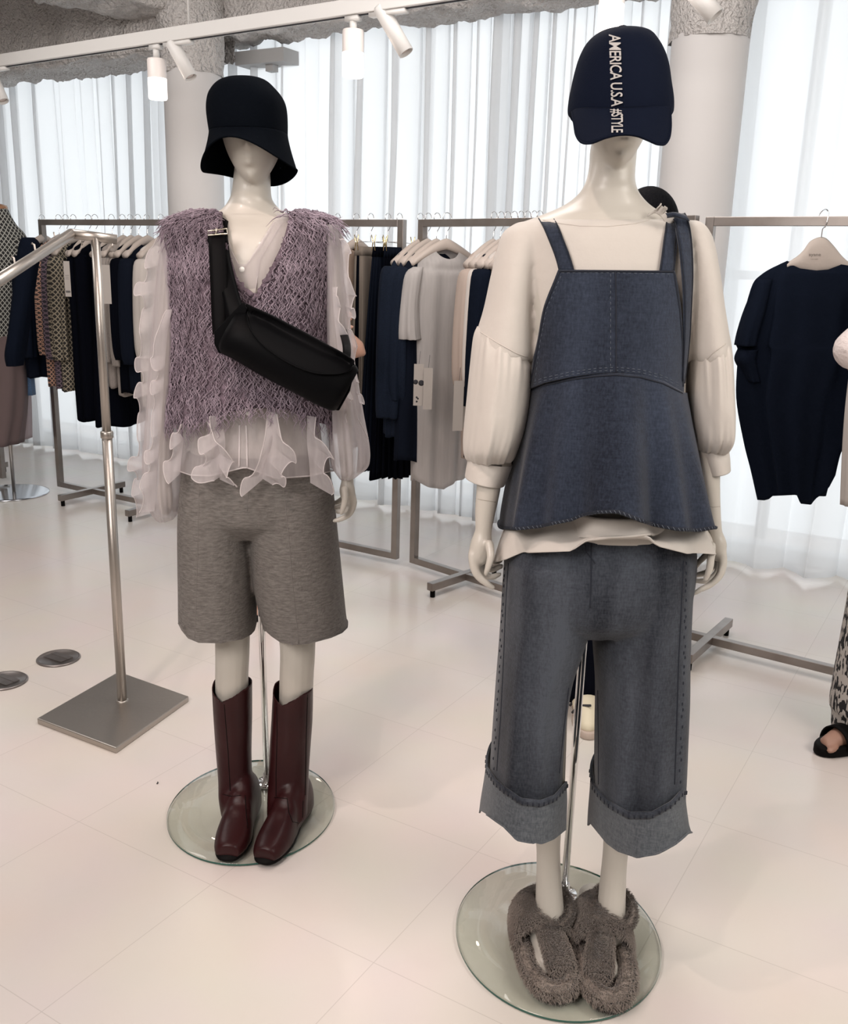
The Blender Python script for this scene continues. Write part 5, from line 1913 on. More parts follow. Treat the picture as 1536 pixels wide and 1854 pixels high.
hand_px(mb, [
    [(1297, 968, -.04, 12.5), (1300, 985, -.042, 16), (1301, 1003, -.042, 14)],
    [(1289, 988, -.07, 8), (1288, 1008, -.082, 7.4), (1285, 1030, -.085, 6.8), (1278, 1048, -.082, 5)],
    [(1308, 1000, -.05, 8.5), (1309, 1022, -.055, 8), (1303, 1042, -.06, 7.2), (1287, 1058, -.06, 6.4), (1270, 1067, -.06, 5.4), (1257, 1075, -.06, 4)],
    [(1304, 1004, -.03, 8), (1304, 1026, -.03, 7.4), (1294, 1043, -.03, 6.4), (1276, 1052, -.028, 5.6), (1256, 1051, -.025, 4.4)],
    [(1297, 1002, -.015, 7.5), (1294, 1020, -.012, 7), (1281, 1036, -.01, 6.2), (1256, 1042, -.005, 4.8)],
    [(1288, 998, .0, 7), (1276, 1008, .005, 6.2), (1264, 1020, .008, 5.4), (1256, 1034, .01, 4.4)]], Y2)
# legs
pxchain(mb, [(985, 1060, 0, 50), (985, 1200, 0, 46), (990, 1350, 0, 36), (992, 1450, .0, 30), (993, 1530, .0, 22), (994, 1590, .0, 23), (995, 1640, -.01, 26), (996, 1672, -.02, 27)], Y2)
pxchain(mb, [(1165, 1060, 0, 50), (1160, 1200, 0, 46), (1145, 1350, 0, 36), (1125, 1450, .0, 30), (1115, 1540, .0, 23), (1110, 1600, .0, 24), (1107, 1650, -.01, 26), (1106, 1690, -.02, 27)], Y2)
# feet with toes
for side, hx_, tx_, sgn in (('l', .268, .275, 1), ('r', .392, .382, -1)):
    a0_ = np.array([hx_, 1.78, .05])
    limb(mb, [a0_, a0_ + (0, -.06, .0), np.array([(hx_ + tx_) / 2, 1.66, .048]), np.array([tx_, 1.60, .040])], [.030, .032, .030, .024], 20)
    for k in range(5):
        xx = tx_ + sgn * (-.022 + .011 * k)
        ln = [.040, .040, .036, .031, .025][k] if sgn > 0 else [.040, .040, .036, .031, .025][k]
        limb(mb, [(xx, 1.605, .038), (xx, 1.605 - ln * .6, .040), (xx, 1.605 - ln, .034)], [.0075, .0068, .0058] if k else [.010, .009, .008], 12, 4)
body = fuse(mb, .0034, 2)
build('body', body, SKIN, t2)
BV2 = bvh_of(body)
# arm joint lines
seams(t2, mat('joint_line', (0.35, 0.32, 0.27), .6), BV2, [[(858, 902), (878, 906), (898, 909)], [(1278, 915), (1292, 918), (1304, 917)]], .0006, 4, .0002, name='arm_joint')
pt = atY(1052, 1150, f2[1] - .005)
base_and_pole(t2, 1021, 1627, 1.0, (.311, 1.718), .217)

# jeans
t = thing('cropped_jeans', tuple(atY(1060, 1540, Y2)), 'wide faded dark denim jeans with deep turned-up hems on the capped mannequin', 'jeans')
mb = MB()
mb.grid(loft([(930, 940, 1240, .118), (980, 918, 1254, .140), (1040, 914, 1252, .148), (1090, 930, 1240, .140), (1120, 960, 1215, .11)], Y2, 80, 5, 2.5, folds(91, .010, (3, 5, 8))), True, True, True)
def crease(seed, amp):
    f0 = front_folds(seed, amp, (3, 5, 9), .0, .7, .3)
    return f0
Gl = loft([(1000, 915, 1080, .135), (1060, 911, 1076, .138), (1110, 908, 1070, .138), (1160, 905, 1053, .138), (1200, 902, 1038, .138), (1250, 898, 1028, .138), (1320, 893, 1020, .138), (1390, 888, 1016, .138), (1432, 884, 1016, .138)], Y2, 110, 5, 2.15, crease(92, .075))
Gr = loft([(1000, 1062, 1253, .135), (1060, 1066, 1248, .138), (1110, 1070, 1245, .138), (1180, 1076, 1242, .138), (1250, 1080, 1241, .138), (1320, 1079, 1238, .138), (1390, 1078, 1235, .138), (1450, 1078, 1231, .138)], Y2, 110, 5, 2.15, crease(97, .075))
mb.grid(Gl, True, True, True)
mb.grid(Gr, True, True, True)
jb = fuse(mb, .0042, 2)
build('denim_body', jb, JEAN, t)
bvj = bvh_of(jb)
for s_ in ([(921, 1020), (916, 1100), (912, 1200), (907, 1300), (900, 1395)], [(1238, 1015), (1234, 1100), (1229, 1200), (1226, 1300), (1222, 1420)], [(1071, 985), (1071, 1040), (1069, 1100)], [(1060, 985), (1062, 1000), (1078, 1020)], [(1030, 1245), (1021, 1320), (1013, 1400)], [(1083, 1250), (1084, 1340), (1084, 1420)]):
    seams(t, STITCH, bvj, [s_], .0012, 6, .0002)
for s_ in ([(1243, 1015), (1239, 1200), (1231, 1420)], [(915, 1020), (906, 1200), (894, 1395)]):
    mb = MB()
    P = []
    for (x0, y0), (x1, y1) in zip(s_[:-1], s_[1:]):
        for k in range(14):
            kk = k + .5 + .3 * math.sin(5 * k + y0)
            P.append((x0 + (x1 - x0) * kk / 14 + 1.2 * math.sin(3 * k), y0 + (y1 - y0) * kk / 14))
    for q in drape(bvj, P, .0004):
        mb.ell(q, (.0020, .0006, .0035), n=8, m=5)
    tag(build('worn_seam_marks', mb, STITCH, t), kind='stuff')
# turned-up hems
for (rws, topl, botl, dY) in (
    ([(1386, 882, 1024, .150), (1420, 878, 1024, .154), (1460, 872, 1022, .158), (1490, 869, 1020, .160)], [(880, 1386), (895, 1410), (909, 1423), (943, 1446), (978, 1450), (1005, 1440), (1025, 1416)], [(866, 1466), (885, 1478), (909, 1494), (933, 1520), (978, 1529), (1000, 1520), (1022, 1503)], 0),
    ([(1412, 1074, 1231, .150), (1450, 1072, 1233, .154), (1485, 1069, 1235, .158), (1512, 1068, 1236, .160)], [(1073, 1416), (1085, 1434), (1102, 1451), (1137, 1471), (1178, 1471), (1213, 1451), (1233, 1428)], [(1066, 1490), (1080, 1508), (1095, 1527), (1115, 1542), (1144, 1552), (1185, 1544), (1215, 1526), (1238, 1505)], 0)):
    G = loft(rws, Y2, 110, 6, 2.15, folds(96, .02, (5, 9), .2))
    fit_line(G, -1, botl, .2)
    top_target = [(x, y) for x, y in topl]
    # bend the top edge as well
    xs = [p[0] for p in topl]
    ys = [p[1] for p in topl]
    m_ = len(G)
    for j in range(G.shape[1]):
        P = G[0, j].copy()
        if P[1] < Y2 + .01:
            x, y = proj(P)
            q = atY(x, np.interp(x, xs, ys), P[1])
            dz = q[2] - P[2]
            for i in range(m_):
                G[i, j, 2] += dz * max(0, 1 - i / (m_ * .6))
    cu = build('turned_hem', MB().grid(G, True), CUFFD, t, solid=.003)
    G2 = [G[0] * 1.0 + np.array([0, 0, .002]), G[0], G[2] + np.array([0, 0, 0])]
    cen = G[0].mean(0)
    G2 = []
    for k, dz in enumerate((.002, -.004, -.010, -.014)):
        rr_ = 1 + (.020 if k in (1, 2) else .006)
        row = G[0].copy()
        row[:, :2] = cen[:2] + (row[:, :2] - cen[:2]) * rr_
        row[:, 2] += dz
        G2.append(row)
    build('folded_edge', MB().grid(G2, True), JEAN, cu, solid=.002)
    mbx = MB()
    for j in range(0, G.shape[1], 2):
        p0, p1 = G2[1][j], G2[2][j]
        if p0[1] < Y2 + .05:
            mbx.tube([p0, p1 - np.array([0, 0, .001])], .0016, 5)
    build('edge_ridges', mbx, STITCH, cu)['kind'] = 'stuff'

# white blouse
t = thing('puff_sleeve_blouse', tuple(atY(1100, 1000, Y2)), 'white cotton blouse with balloon sleeves under the denim apron top', 'blouse')
mb = MB()
rows = [(391, 994, 1192, .060, .01, -.014), (395, 968, 1218, .072, .01, -.006), (404, 944, 1240, .083, .005), (424, 928, 1262, .094), (460, 934, 1262, .104), (520, 948, 1256, .114), (600, 958, 1246, .116), (700, 956, 1238, .116), (800, 948, 1244, .120), (900, 940, 1252, .126), (955, 935, 1256, .130)]
mb.grid(loft(rows, Y2, 96, 5, 2.15), True, True, True)
mb.grid(loft([(402, 938, 985, .040), (420, 912, 990, .056), (450, 901, 982, .066), (500, 889, 970, .074), (560, 876, 966, .078), (610, 861, 966, .082), (640, 855, 966, .082), (655, 858, 955, .07)], Y2, 64, 5, 2.1, folds(101, .012, (3, 5), .3)), True, True, True)
mb.grid(loft([(400, 1215, 1262, .040), (412, 1215, 1276, .056), (440, 1222, 1288, .066), (500, 1232, 1298, .074), (560, 1238, 1306, .078), (610, 1240, 1314, .082), (640, 1242, 1317, .082), (655, 1248, 1308, .07)], Y2, 64, 5, 2.1, folds(102, .012, (3, 5), .3)), True, True, True)
bb = fuse(mb, .0045, 5)
build('blouse_body', bb, COTTON, t)
bvs = bvh_of(bb)
seams(t, mat('cotton_seam', (0.50, 0.46, 0.42), .9), bvs, [[(984, 399), (1010, 404), (1050, 409), (1100, 410), (1150, 405), (1184, 396)], [(862, 596), (900, 620), (936, 640), (956, 647)], [(1247, 686), (1268, 664), (1290, 640), (1314, 622)]], .0010, 5, .0003)
def balloon(seed, amp):
    r = np.random.default_rng(seed)
    ks = (11, 17, 26)
    ph = r.uniform(0, 6, 3)
    f0 = folds(seed + 1, .06, (3, 5, 8), .1, .6, .8)
    def f(th, t_):
        g = amp * (abs(t_ - .45) / .55) ** 1.2
        return f0(th, t_) + g * (np.sin(ks[0] * th + ph[0] + t_) + .7 * np.sin(ks[1] * th + ph[1] - t_) + .5 * np.sin(ks[2] * th + ph[2]))
    return f
G = loft([((592, 640), 866, 956, .070), ((612, 652), 858, 960, .084), (665, 851, 962, .094), (720, 845, 958, .098), (770, 840, 950, .098), (805, 838, 938, .090), (826, 843, 930, .066), (832, 850, 926, .052)], Y2, 130, 8, 2.0, balloon(111, .050))
build('balloon_sleeve', MB().grid(G, True), COTTON, t, solid=.002)
G = loft([((826, 840), 849, 929, .050, -.005), ((844, 858), 845, 922, .052, -.005), ((863, 877), 842, 914, .054, -.005)], Y2, 60, 6, 2.0)
cu = build('cuff', MB().grid(G, True), COTTON, t, solid=.003)
G = loft([((636, 596), 1246, 1312, .070), ((672, 632), 1243, 1318, .086), (712, 1242, 1322, .092), (750, 1244, 1323, .092), (785, 1248, 1321, .086), (806, 1252, 1316, .066), (814, 1256, 1312, .050)], Y2, 130, 8, 2.0, balloon(113, .050))
build('balloon_sleeve', MB().grid(G, True), COTTON, t, solid=.002)
G = loft([((814, 808), 1254, 1317, .048, -.005), ((835, 826), 1258, 1319, .050, -.005), ((857, 846), 1262, 1320, .050, -.005)], Y2, 60, 6, 2.0)
build('cuff', MB().grid(G, True), COTTON, t, solid=.003)
# long sides and shorter front of the hem
G = loft([(900, 945, 1246, .120), (940, 925, 1268, .145), (970, 908, 1281, .165), (1005, 897, 1287, .172)], Y2, 160, 7, 2.1, folds(121, .035, (7, 11, 17), .2, 1, .2))
fit_line(G, -1, [(893, 1018), (915, 1013), (945, 1000), (985, 998), (1030, 996), (1056, 976), (1110, 969), (1165, 968), (1185, 986), (1240, 1001), (1290, 1003)], .3)
build('lower_hem', MB().grid(G, True), COTTON, t, solid=.002)
G = loft([(900, 1000, 1205, .155), (940, 1002, 1195, .170), (968, 1002, 1180, .178)], Y2, 100, 6, 2.3, folds(123, .02, (7, 11), .2), arc=(190, 350))
fit_line(G, -1, [(1000, 990), (1020, 985), (1050, 974), (1110, 972), (1172, 966), (1190, 962)], .3)
build('front_hem', MB().grid(G), COTTON, t, solid=.002)
# little frill of the neckline at the shoulder
G = frill(P_([(1172, 392), (1186, 386), (1200, 396), (1210, 420)], Y2 - .06), [.01, .016, .016, .01], (.5, -.3, .8), .006, 3.2, 131, up=(0, 0, 0))
build('neck_frill', MB().grid(G), COTTON, t, solid=.001)

# denim apron top
t = thing('denim_apron_top', tuple(atY(1100, 940, Y2)), 'blue denim apron top with shoulder straps and flared peplum', 'apron top')
bl = smooth_chain([(1011, 489, 0), (1003, 510, 0), (984, 560, 0), (973, 620, 0), (964, 660, 0), (957, 706, 0)], 8)[:, :2]
brr = smooth_chain([(1222, 489, 0), (1227, 510, 0), (1234, 560, 0), (1239, 620, 0), (1241, 660, 0), (1239, 710, 0)], 8)[:, :2]
nv, nu = 70, 90
bl, brr = rs(bl, nv), rs(brr, nv)
G = np.zeros((nv, nu, 3))
wx, wy = [955, 985, 1035, 1080, 1115, 1160, 1200, 1240], [706, 694, 683, 677, 675, 679, 690, 711]
for i in range(nv):
    v = i / (nv - 1)
    for j in range(nu):
        u = j / (nu - 1)
        x = bl[i][0] + (brr[i][0] - bl[i][0]) * u
        yb_ = np.interp(x, wx, wy)
        y = 488 + 2 * u + (yb_ - 489) * v
        D = drape(bvs, [(x, y)], .008 + .014 * v, None)
        G[i, j] = D[0] if len(D) else atY(x, y, Y2 - .04)
for _ in range(14):
    G[1:-1, 1:-1] = (G[:-2, 1:-1] + G[2:, 1:-1] + G[1:-1, :-2] + G[1:-1, 2:]) / 4
bib = MB().grid(G)
build('bib', bib, DENIM, t, solid=.003)
bvbib = bvh_of(bib)
Gp = loft([(706, 956, 1239, .138), (740, 948, 1246, .150), (800, 934, 1257, .168), (860, 923, 1267, .182), (920, 913, 1276, .194), (956, 909, 1280, .200)], Y2, 200, 7, 2.15, front_folds(149, .115, (7, 12, 17), .0, .8, .12))
# waist follows the bib edge
m_ = len(Gp)
xs = [955, 985, 1035, 1080, 1115, 1160, 1200, 1240]
ys = [706, 694, 683, 677, 675, 679, 690, 711]
for j in range(Gp.shape[1]):
    P = Gp[0, j].copy()
    w_ = 1.0 if P[1] < Y2 else max(0, 1 - (P[1] - Y2) / .06)
    x, y = proj(P)
    q = atY(x, np.interp(x, xs, ys), P[1])
    for i in range(m_):
        Gp[i, j, 2] += (q[2] - P[2]) * w_ * max(0, 1 - i / (m_ * .7))
fit_line(Gp, -1, [(906, 956), (940, 957), (975, 953), (1000, 947), (1030, 941), (1050, 932), (1075, 927), (1110, 926), (1130, 933), (1150, 941), (1180, 950), (1220, 958), (1260, 960), (1288, 955)], .3)
pep = MB().grid(Gp, True)
build('peplum', pep, DENIM, t, solid=.003)
bvp = bvh_of(pep)
mb = MB()
mb.tube(Gp[-1], .0032, 6, close=True)
build('rolled_hem', mb, STITCH, t)
mb = MB()
for j in range(0, Gp.shape[1], 1):
    p = Gp[-1][j]
    if p[1] < Y2 + .05:
        q = Gp[-1][(j + 1) % Gp.shape[1]]
        mb.tube([p + np.array([0, -.0035, .003]), q * .5 + p * .5 + np.array([0, -.0035, -.002])], .0007, 4)
build('hem_stitches', mb, STITCHL, t)['kind'] = 'stuff'
mb = MB()
seam(mb, bvp, [(958, 709), (985, 698), (1035, 687), (1080, 681), (1115, 679), (1160, 683), (1200, 694), (1236, 712)], .0014, 6, .0004)
build('waist_seam', mb, STITCH, t)
tops = [[(966, 700 - o_), (985, 693 - o_), (1035, 682 - o_), (1080, 676 - o_), (1115, 674 - o_), (1160, 678 - o_), (1200, 689 - o_), (1234, 705 - o_)] for o_ in (4, 9)]
tops += [[(1017, 494), (1118, 494), (1214, 496)], [(1106, 496), (1106, 674)], [(1016, 500), (990, 560), (978, 620), (969, 690)]]
for l_ in tops:
    mb = MB()
    seam(mb, bvbib, l_, .0005, 5, .0003, True)
    tag(build('topstitching', mb, STITCHL, t), kind='stuff')
seams(t, STITCH, bvbib, [[(1115, 492), (1116, 560), (1116, 675)]], .0011, 6, .0003)
seams(t, STITCH, bvbib, [[(1013, 491), (1040, 491), (1118, 491), (1220, 492)], [(1013, 493), (986, 560), (975, 620), (965, 675), (960, 700)], [(1221, 494), (1231, 560), (1236, 620), (1237, 700)]], .0016, 6, .0003, name='bound_edge')
def denim_strap(L, Rr, Ys, par, lift=.006):
    A, B = smooth_chain([(*p, 0) for p in L], 6)[:, :2], smooth_chain([(*p, 0) for p in Rr], 6)[:, :2]
    yy = np.interp(np.linspace(0, 1, len(A)), np.linspace(0, 1, len(Ys)), Ys)
    G_ = []
    for a_, b_2, y_ in zip(A, B, yy):
        row = []
        for u in np.linspace(0, 1, 5):
            p = a_ + (b_2 - a_) * u
            D = drape(bvs, [tuple(p)], lift, None)
            q = D[0] if len(D) and abs(D[0][1] - y_) < .06 else atY(p[0], p[1], y_)
            row.append(q)
        G_.append(row)
    G_ = np.array(G_)
    for _ in range(5):
        G_[1:-1] = (G_[:-2] + G_[2:] + 2 * G_[1:-1]) / 4
    o = build('strap', MB().grid(G_), DENIM, par, solid=.004)
    for k in (0, -1):
        build('strap_edge', MB().tube([np.array(r_[k]) + np.array([0, -.0006, 0]) for r_ in G_], .0011, 5), STITCH, o)
denim_strap([(974, 393), (984, 410), (995, 436), (1006, 464), (1013, 490)], [(998, 389), (1010, 408), (1020, 434), (1031, 462), (1039, 489)], [Y2 + .0, Y2 - .075, Y2 - .108, Y2 - .122, Y2 - .132], t)
denim_strap([(1209, 388), (1207, 405), (1203, 440), (1199, 470), (1196, 490)], [(1232, 392), (1229, 410), (1226, 440), (1223, 470), (1221, 491)], [Y2 - .02, Y2 - .080, Y2 - .110, Y2 - .124, Y2 - .134], t)
denim_strap([(1214, 388), (1222, 400), (1231, 440), (1238, 500), (1241, 560), (1240, 620), (1237, 690)], [(1240, 386), (1247, 402), (1253, 440), (1255, 500), (1252, 560), (1249, 620), (1240, 694)], [Y2 - .04, Y2 - .095, Y2 - .115, Y2 - .125, Y2 - .125, Y2 - .12, Y2 - .11], t, .022)
G_ = ribbon([(1205, 386), (1222, 384), (1240, 388)], [(1208, 395), (1226, 394), (1250, 401)], [Y2 - .09, Y2 - .10, Y2 - .09], 6, .004)
build('strap_loop', MB().grid(G_), DENIM, t, solid=.004)

# cap
t = thing('baseball_cap', tuple(atY(1125, 230, Y2)), 'navy baseball cap with white vertical lettering down the front', 'cap')
CAPM = mat('navy_twill', (0.0045, 0.007, 0.0165), .85, bump=(420, .25, (1, 1, 1), .002), spec=.06)
YC = Y2 - .015
rows = [(53.5, 1113, 1142, .012), (57, 1097, 1157, .035), (63, 1080, 1178, .055), (78, 1063, 1190, .072), (100, 1051, 1201, .086), (125, 1043, 1208, .095), (155, 1036, 1212, .101), (182, 1031, 1216, .104, 0, -.004), (202, 1030, 1216, .104, 0, -.013), (210, 1036, 1212, .10, 0, -.017)]
Gc = loft(rows, YC, 96, 6, 2.1)
crown = MB().grid(Gc, True, True, False)
build('crown', crown, CAPM, t, solid=.002)
bvc = bvh_of(crown)
bp_ = atY(1128, 52.5, YC)
build('top_button', MB().ell(bp_, (.0100, .0100, .0055), n=20, m=8), CAPM, t)
# brim
edge = smooth_chain([(1036, 203, 0), (1040, 225, .25), (1044, 246, .5), (1054, 258, .68), (1070, 259, .8), (1096, 249, .93), (1125, 243, 1.0), (1153, 245, .96), (1176, 254, .85), (1192, 261, .74), (1204, 261, .6), (1212, 250, .45), (1215, 228, .25), (1214, 198, 0)], 6)
att = smooth_chain([(1036, 202, 0), (1042, 197, .25), (1050, 195, .5), (1062, 194, .68), (1080, 194, .8), (1102, 194, .93), (1125, 194, 1.0), (1148, 193, .96), (1170, 192, .85), (1185, 191, .74), (1197, 191, .6), (1206, 191, .45), (1211, 191, .25), (1214, 191, 0)], 6)
G = []
A_l = []
for a_, e_ in zip(att, edge):
    D = drape(bvc, [(a_[0], a_[1])], .0015)
    y0 = D[0][1] if len(D) else YC - .100 * math.sqrt(max(0.0, 1 - ((a_[0] - 1124) / 92.0) ** 2))
    A_l.append((a_, e_, y0))
for v in np.linspace(0, 1, 14):
    row = []
    for a_, e_, y0 in A_l:
        x = a_[0] + (e_[0] - a_[0]) * v
        y = a_[1] + (e_[1] - a_[1]) * v
        ye = y0 - .062 * e_[2] ** .8
        row.append(atY(x, y, y0 + (ye - y0) * v ** .85))
    G.append(row)
brim = MB().grid(G)
bo = build('brim', brim, CAPM, t, solid=.003)
bvr = bvh_of(brim)
build('brim_edge', MB().tube(G[-1], .0018, 6), CAPM, bo)
build('back_strap', MB().tube([atY(1038, 207, YC + .02), atY(1036, 214, YC + .03), atY(1041, 220, YC + .04)], .003, 8), CAPM, t)
LET = mat('white_embroidery', (0.42, 0.40, 0.385), .8)
def plcap(bv_, x0, x1, y0, y1, Yf, lean=0.0):
    def f(u, v):
        y = y0 + (y1 - y0) * u
        x = x0 + (x1 - x0) * v + lean * u
        D = drape(bv_, [(x, y)], .0042, Yf)
        return tuple(D[0])
    return f
tm_ = text_mesh('AMERICA U.S.A', plcap(bvc, 1102.5, 1124, 62, 193, YC - .09, 4.5), space=.92)
build('lettering', tm_, LET, t, smooth=False)
tm_ = text_mesh('#STYLE', plcap(bvr, 1105, 1128.5, 197, 240, YC - .12, 0), space=.9)
build('brim_lettering', tm_, LET, t, smooth=False)

# fur slippers
def slipper(px_heel, px_toe, lab, sgn, heel, toe):
    t = thing('fur_slipper', (heel[0], heel[1], .010), lab, 'slipper', 'pair of taupe fur slippers')
    heel, toe = np.array(heel), np.array(toe)
    pl_ = sole_poly(heel, toe, .042, .052, 2.4, 64, .97)
    mb = MB()
    slab(mb, pl_, .0105, .024)
    build('sole', mb, SOLEM, t)
    c = np.mean(pl_, 0)
    inner = [c + (p - c) * .88 for p in pl_]
    mb = MB()
    slab(mb, inner, .022, .036)
    foot = MB()
    slab(foot, [c + (p - c) * .80 for p in pl_], .024, .030)
    build('footbed', foot, mat('dark_footbed', (0.06, 0.048, 0.042), .95, bump=(200, .5)), t)
    # padded rim
    mb = MB()
    mb.tube([np.array([c[0] + (p[0] - c[0]) * .88, c[1] + (p[1] - c[1]) * .92, .034]) for p in pl_], .0155, 14, close=True)
    rim = MB()
    rim.v, rim.f = list(mb.v), list(mb.f)
    strands(rim, mb.v, mb.f, 12000, .0125, .00085, 2, grow=np.array([.05, -.35, -.15]), seed=5 + sgn)
    build('fur_rim', rim, FURM, t)
    d = (toe - heel)
    L = np.linalg.norm(d)
    d = d / L
    s = np.array([-d[1], d[0]])
    # wide band over the instep, running up to the ankle collar
    G = []
    for u, hh, ww, inn in ((.08, .060, .042, 0), (.14, .104, .050, 0), (.28, .120, .056, 0), (.42, .116, .058, 0), (.49, .104, .058, 0), (.515, .088, .055, 0)):
        p = heel + d * L * u
        row = []
        for a_ in np.linspace(-.05, PI + .05, 34):
            row.append([p[0] + s[0] * ww * math.cos(a_), p[1] + s[1] * ww * math.cos(a_), .030 + (hh - .030) * max(0, math.sin(a_)) ** .8])
        G.append(row)
    Q = []
    Gn = np.array(G)
    for j in range(Gn.shape[1]):
        Q.append(smooth_chain(Gn[:, j], 5))
    Gn = np.array(Q).transpose(1, 0, 2)
    # opening for the leg
    mb = MB().grid(Gn)
    out_ = MB()
    V = np.array(mb.v)
    lp = atY(*px_heel, Y2 - .0)
    mb.f = [f for f in mb.f if not (np.hypot(*(V[list(f)].mean(0)[:2] - np.array([lp[0], lp[1]])) / np.array([.033, .038])) < 1)]
    bd = MB()
    bd.v, bd.f = list(mb.v), list(mb.f)
    strands(bd, mb.v, mb.f, 14000, .015, .0009, 2, grow=np.array([0, -.25, -.1]), seed=15 + sgn)
    # collar roll around the leg
    ring = [np.array([lp[0] + .036 * math.cos(a_), lp[1] + .042 * math.sin(a_), .098 - .010 * math.sin(a_) * 0 + (.012 * math.sin(a_))]) for a_ in np.linspace(0, 2 * PI, 40, endpoint=False)]
    cr_ = MB().tube(ring, .011, 12, close=True)
    bd.add(cr_.v, cr_.f)
    strands(bd, cr_.v, cr_.f, 6000, .013, .00085, 2, grow=np.array([0, -.1, .2]), seed=25 + sgn)
    build('instep_band', bd, FURM, t, solid=0)
    # second strap: a fat tab going forward to the toe, on the inner side
    G = []
    q0 = heel + d * L * .50 + s * .006 * sgn
    q1 = heel + d * L * .82 + s * .020 * sgn
    for u, hh, ww in ((0, .094, .020), (.2, .092, .021), (.5, .082, .023), (.8, .070, .024), (.95, .060, .021), (1.0, .052, .014)):
        p = q0 + (q1 - q0) * u
        G.append([[p[0] + s[0] * ww * math.cos(a_), p[1] + s[1] * ww * math.cos(a_), hh - .016 + .014 * math.sin(a_)] for a_ in np.linspace(0, 2 * PI, 24, endpoint=False)])
    mb = MB().grid(G, True, True, True)
    bd = MB()
    bd.v, bd.f = list(mb.v), list(mb.f)
    strands(bd, mb.v, mb.f, 8000, .014, .0009, 2, grow=np.array([0, -.25, -.05]), seed=35 + sgn)
    build('toe_strap', bd, FURM, t)
slipper((995, 1655), 0, 'left one of two taupe fur slippers on the glass base', 1, (.260, 1.770), (.285, 1.510))
slipper((1107, 1672), 0, 'right one of two taupe fur slippers on the glass base', -1, (.398, 1.765), (.382, 1.492))

# ================================================================== PEOPLE
def person(name, base, lab, J, hgt, extra=None):
    return thing(name, (base[0], base[1], 0), lab, 'person')
HAIR = mat('black_hair', (0.002, 0.002, 0.003), .7, spec=.05, bump=(160, .5, (1, 1, .06)))
def human(mb, x, y, k=1.0, yaw=0.0, arms=None):
    """standing adult seen as joints; k scales 1.65 m"""
    R_ = lambda v: (x + (v[0] * math.cos(yaw) - v[1] * math.sin(yaw)) * k, y + (v[0] * math.sin(yaw) + v[1] * math.cos(yaw)) * k, v[2] * k)
    for s in (-1, 1):
        limb(mb, [R_((s * .09, 0, .86)), R_((s * .09, -.01, .46)), R_((s * .09, .02, .09))], [.080 * k, .052 * k, .034 * k], 16)
        limb(mb, [R_((s * .09, .03, .055)), R_((s * .10, -.08, .045)), R_((s * .10, -.16, .032))], [.036 * k, .036 * k, .026 * k], 14)
        for q in range(5):
            xx = s * (.10 + (-.028 + .013 * q) * 1)
            limb(mb, [R_((xx, -.165, .03)), R_((xx, -.19 + .006 * q, .028))], [.011 * k if q == 0 else .008 * k] * 2, 10, 3)
    limb(mb, [R_((0, 0, .84)), R_((0, .0, 1.02)), R_((0, 0, 1.20)), R_((0, .01, 1.34))], [.125 * k, .105 * k, .125 * k, .085 * k], 20)
    limb(mb, [R_((-.155, .01, 1.33)), R_((.155, .01, 1.33))], [.050 * k, .050 * k], 14)
    limb(mb, [R_((0, .015, 1.33)), R_((0, 0, 1.46))], [.055 * k, .050 * k], 14)
    for s in (-1, 1):
        a = arms[s] if arms and s in arms else [(s * .19, 0, 1.32), (s * .23, .02, 1.06), (s * .24, -.03, .84), (s * .24, -.04, .78)]
        limb(mb, [R_(p) if len(p) == 3 else p[:3] for p in a], [.046 * k, .038 * k, .028 * k, .034 * k], 14)
        e_ = np.array(R_(a[-1]) if len(a[-1]) == 3 else a[-1][:3])
        pr = np.array(R_(a[-2]) if len(a[-2]) == 3 else a[-2][:3])
        dr = (e_ - pr) / np.linalg.norm(e_ - pr)
        sd = np.cross(dr, [0, 1, .2])
        sd /= np.linalg.norm(sd)
        for q, (o, ln) in enumerate(((-.028, .065), (-.010, .075), (.009, .072), (.027, .058))):
            p0 = e_ + sd * o * k + dr * .015
            limb(mb, [p0, p0 + dr * ln * .5 * k, p0 + dr * ln * k + np.cross(sd, dr) * .02], [.010 * k, .009 * k, .0075 * k], 10, 3)
        limb(mb, [e_ - sd * .02 * k, e_ - sd * .048 * k + dr * .025, e_ - sd * .055 * k + dr * .055], [.012 * k, .0105 * k, .009 * k], 10, 3)
    hd_ = head_mesh(0, 0, 0, .074 * k, .092 * k, .115 * k)
    c_, s_ = math.cos(yaw), math.sin(yaw)
    H = hd_.copy()
    H[..., 0] = hd_[..., 0] * c_ - hd_[..., 1] * s_ + x
    H[..., 1] = hd_[..., 0] * s_ + hd_[..., 1] * c_ + y
    H[..., 2] += 1.54 * k
    mb.grid(H, True, True, True)
    return R_

# shopper behind the capped mannequin: hair, dark trousers and trainers show
pb_ = atZ(1075, 1318, 0)
bx, by = pb_[0] + .055, pb_[1] + .16
t = person('person', (bx, by), 'person behind the capped mannequin, only black hair, dark trousers and pale trainers show', None, 0)
mb = MB()
KP = .965
R_ = human(mb, bx, by, KP, math.radians(200))
build('body', fuse(mb, .009, 3), HUMAN, t)
mb = MB()
hc = np.array(R_((0, .030, 1.562)))
mb.ell(hc, (.088, .092, .108), n=40, m=24)
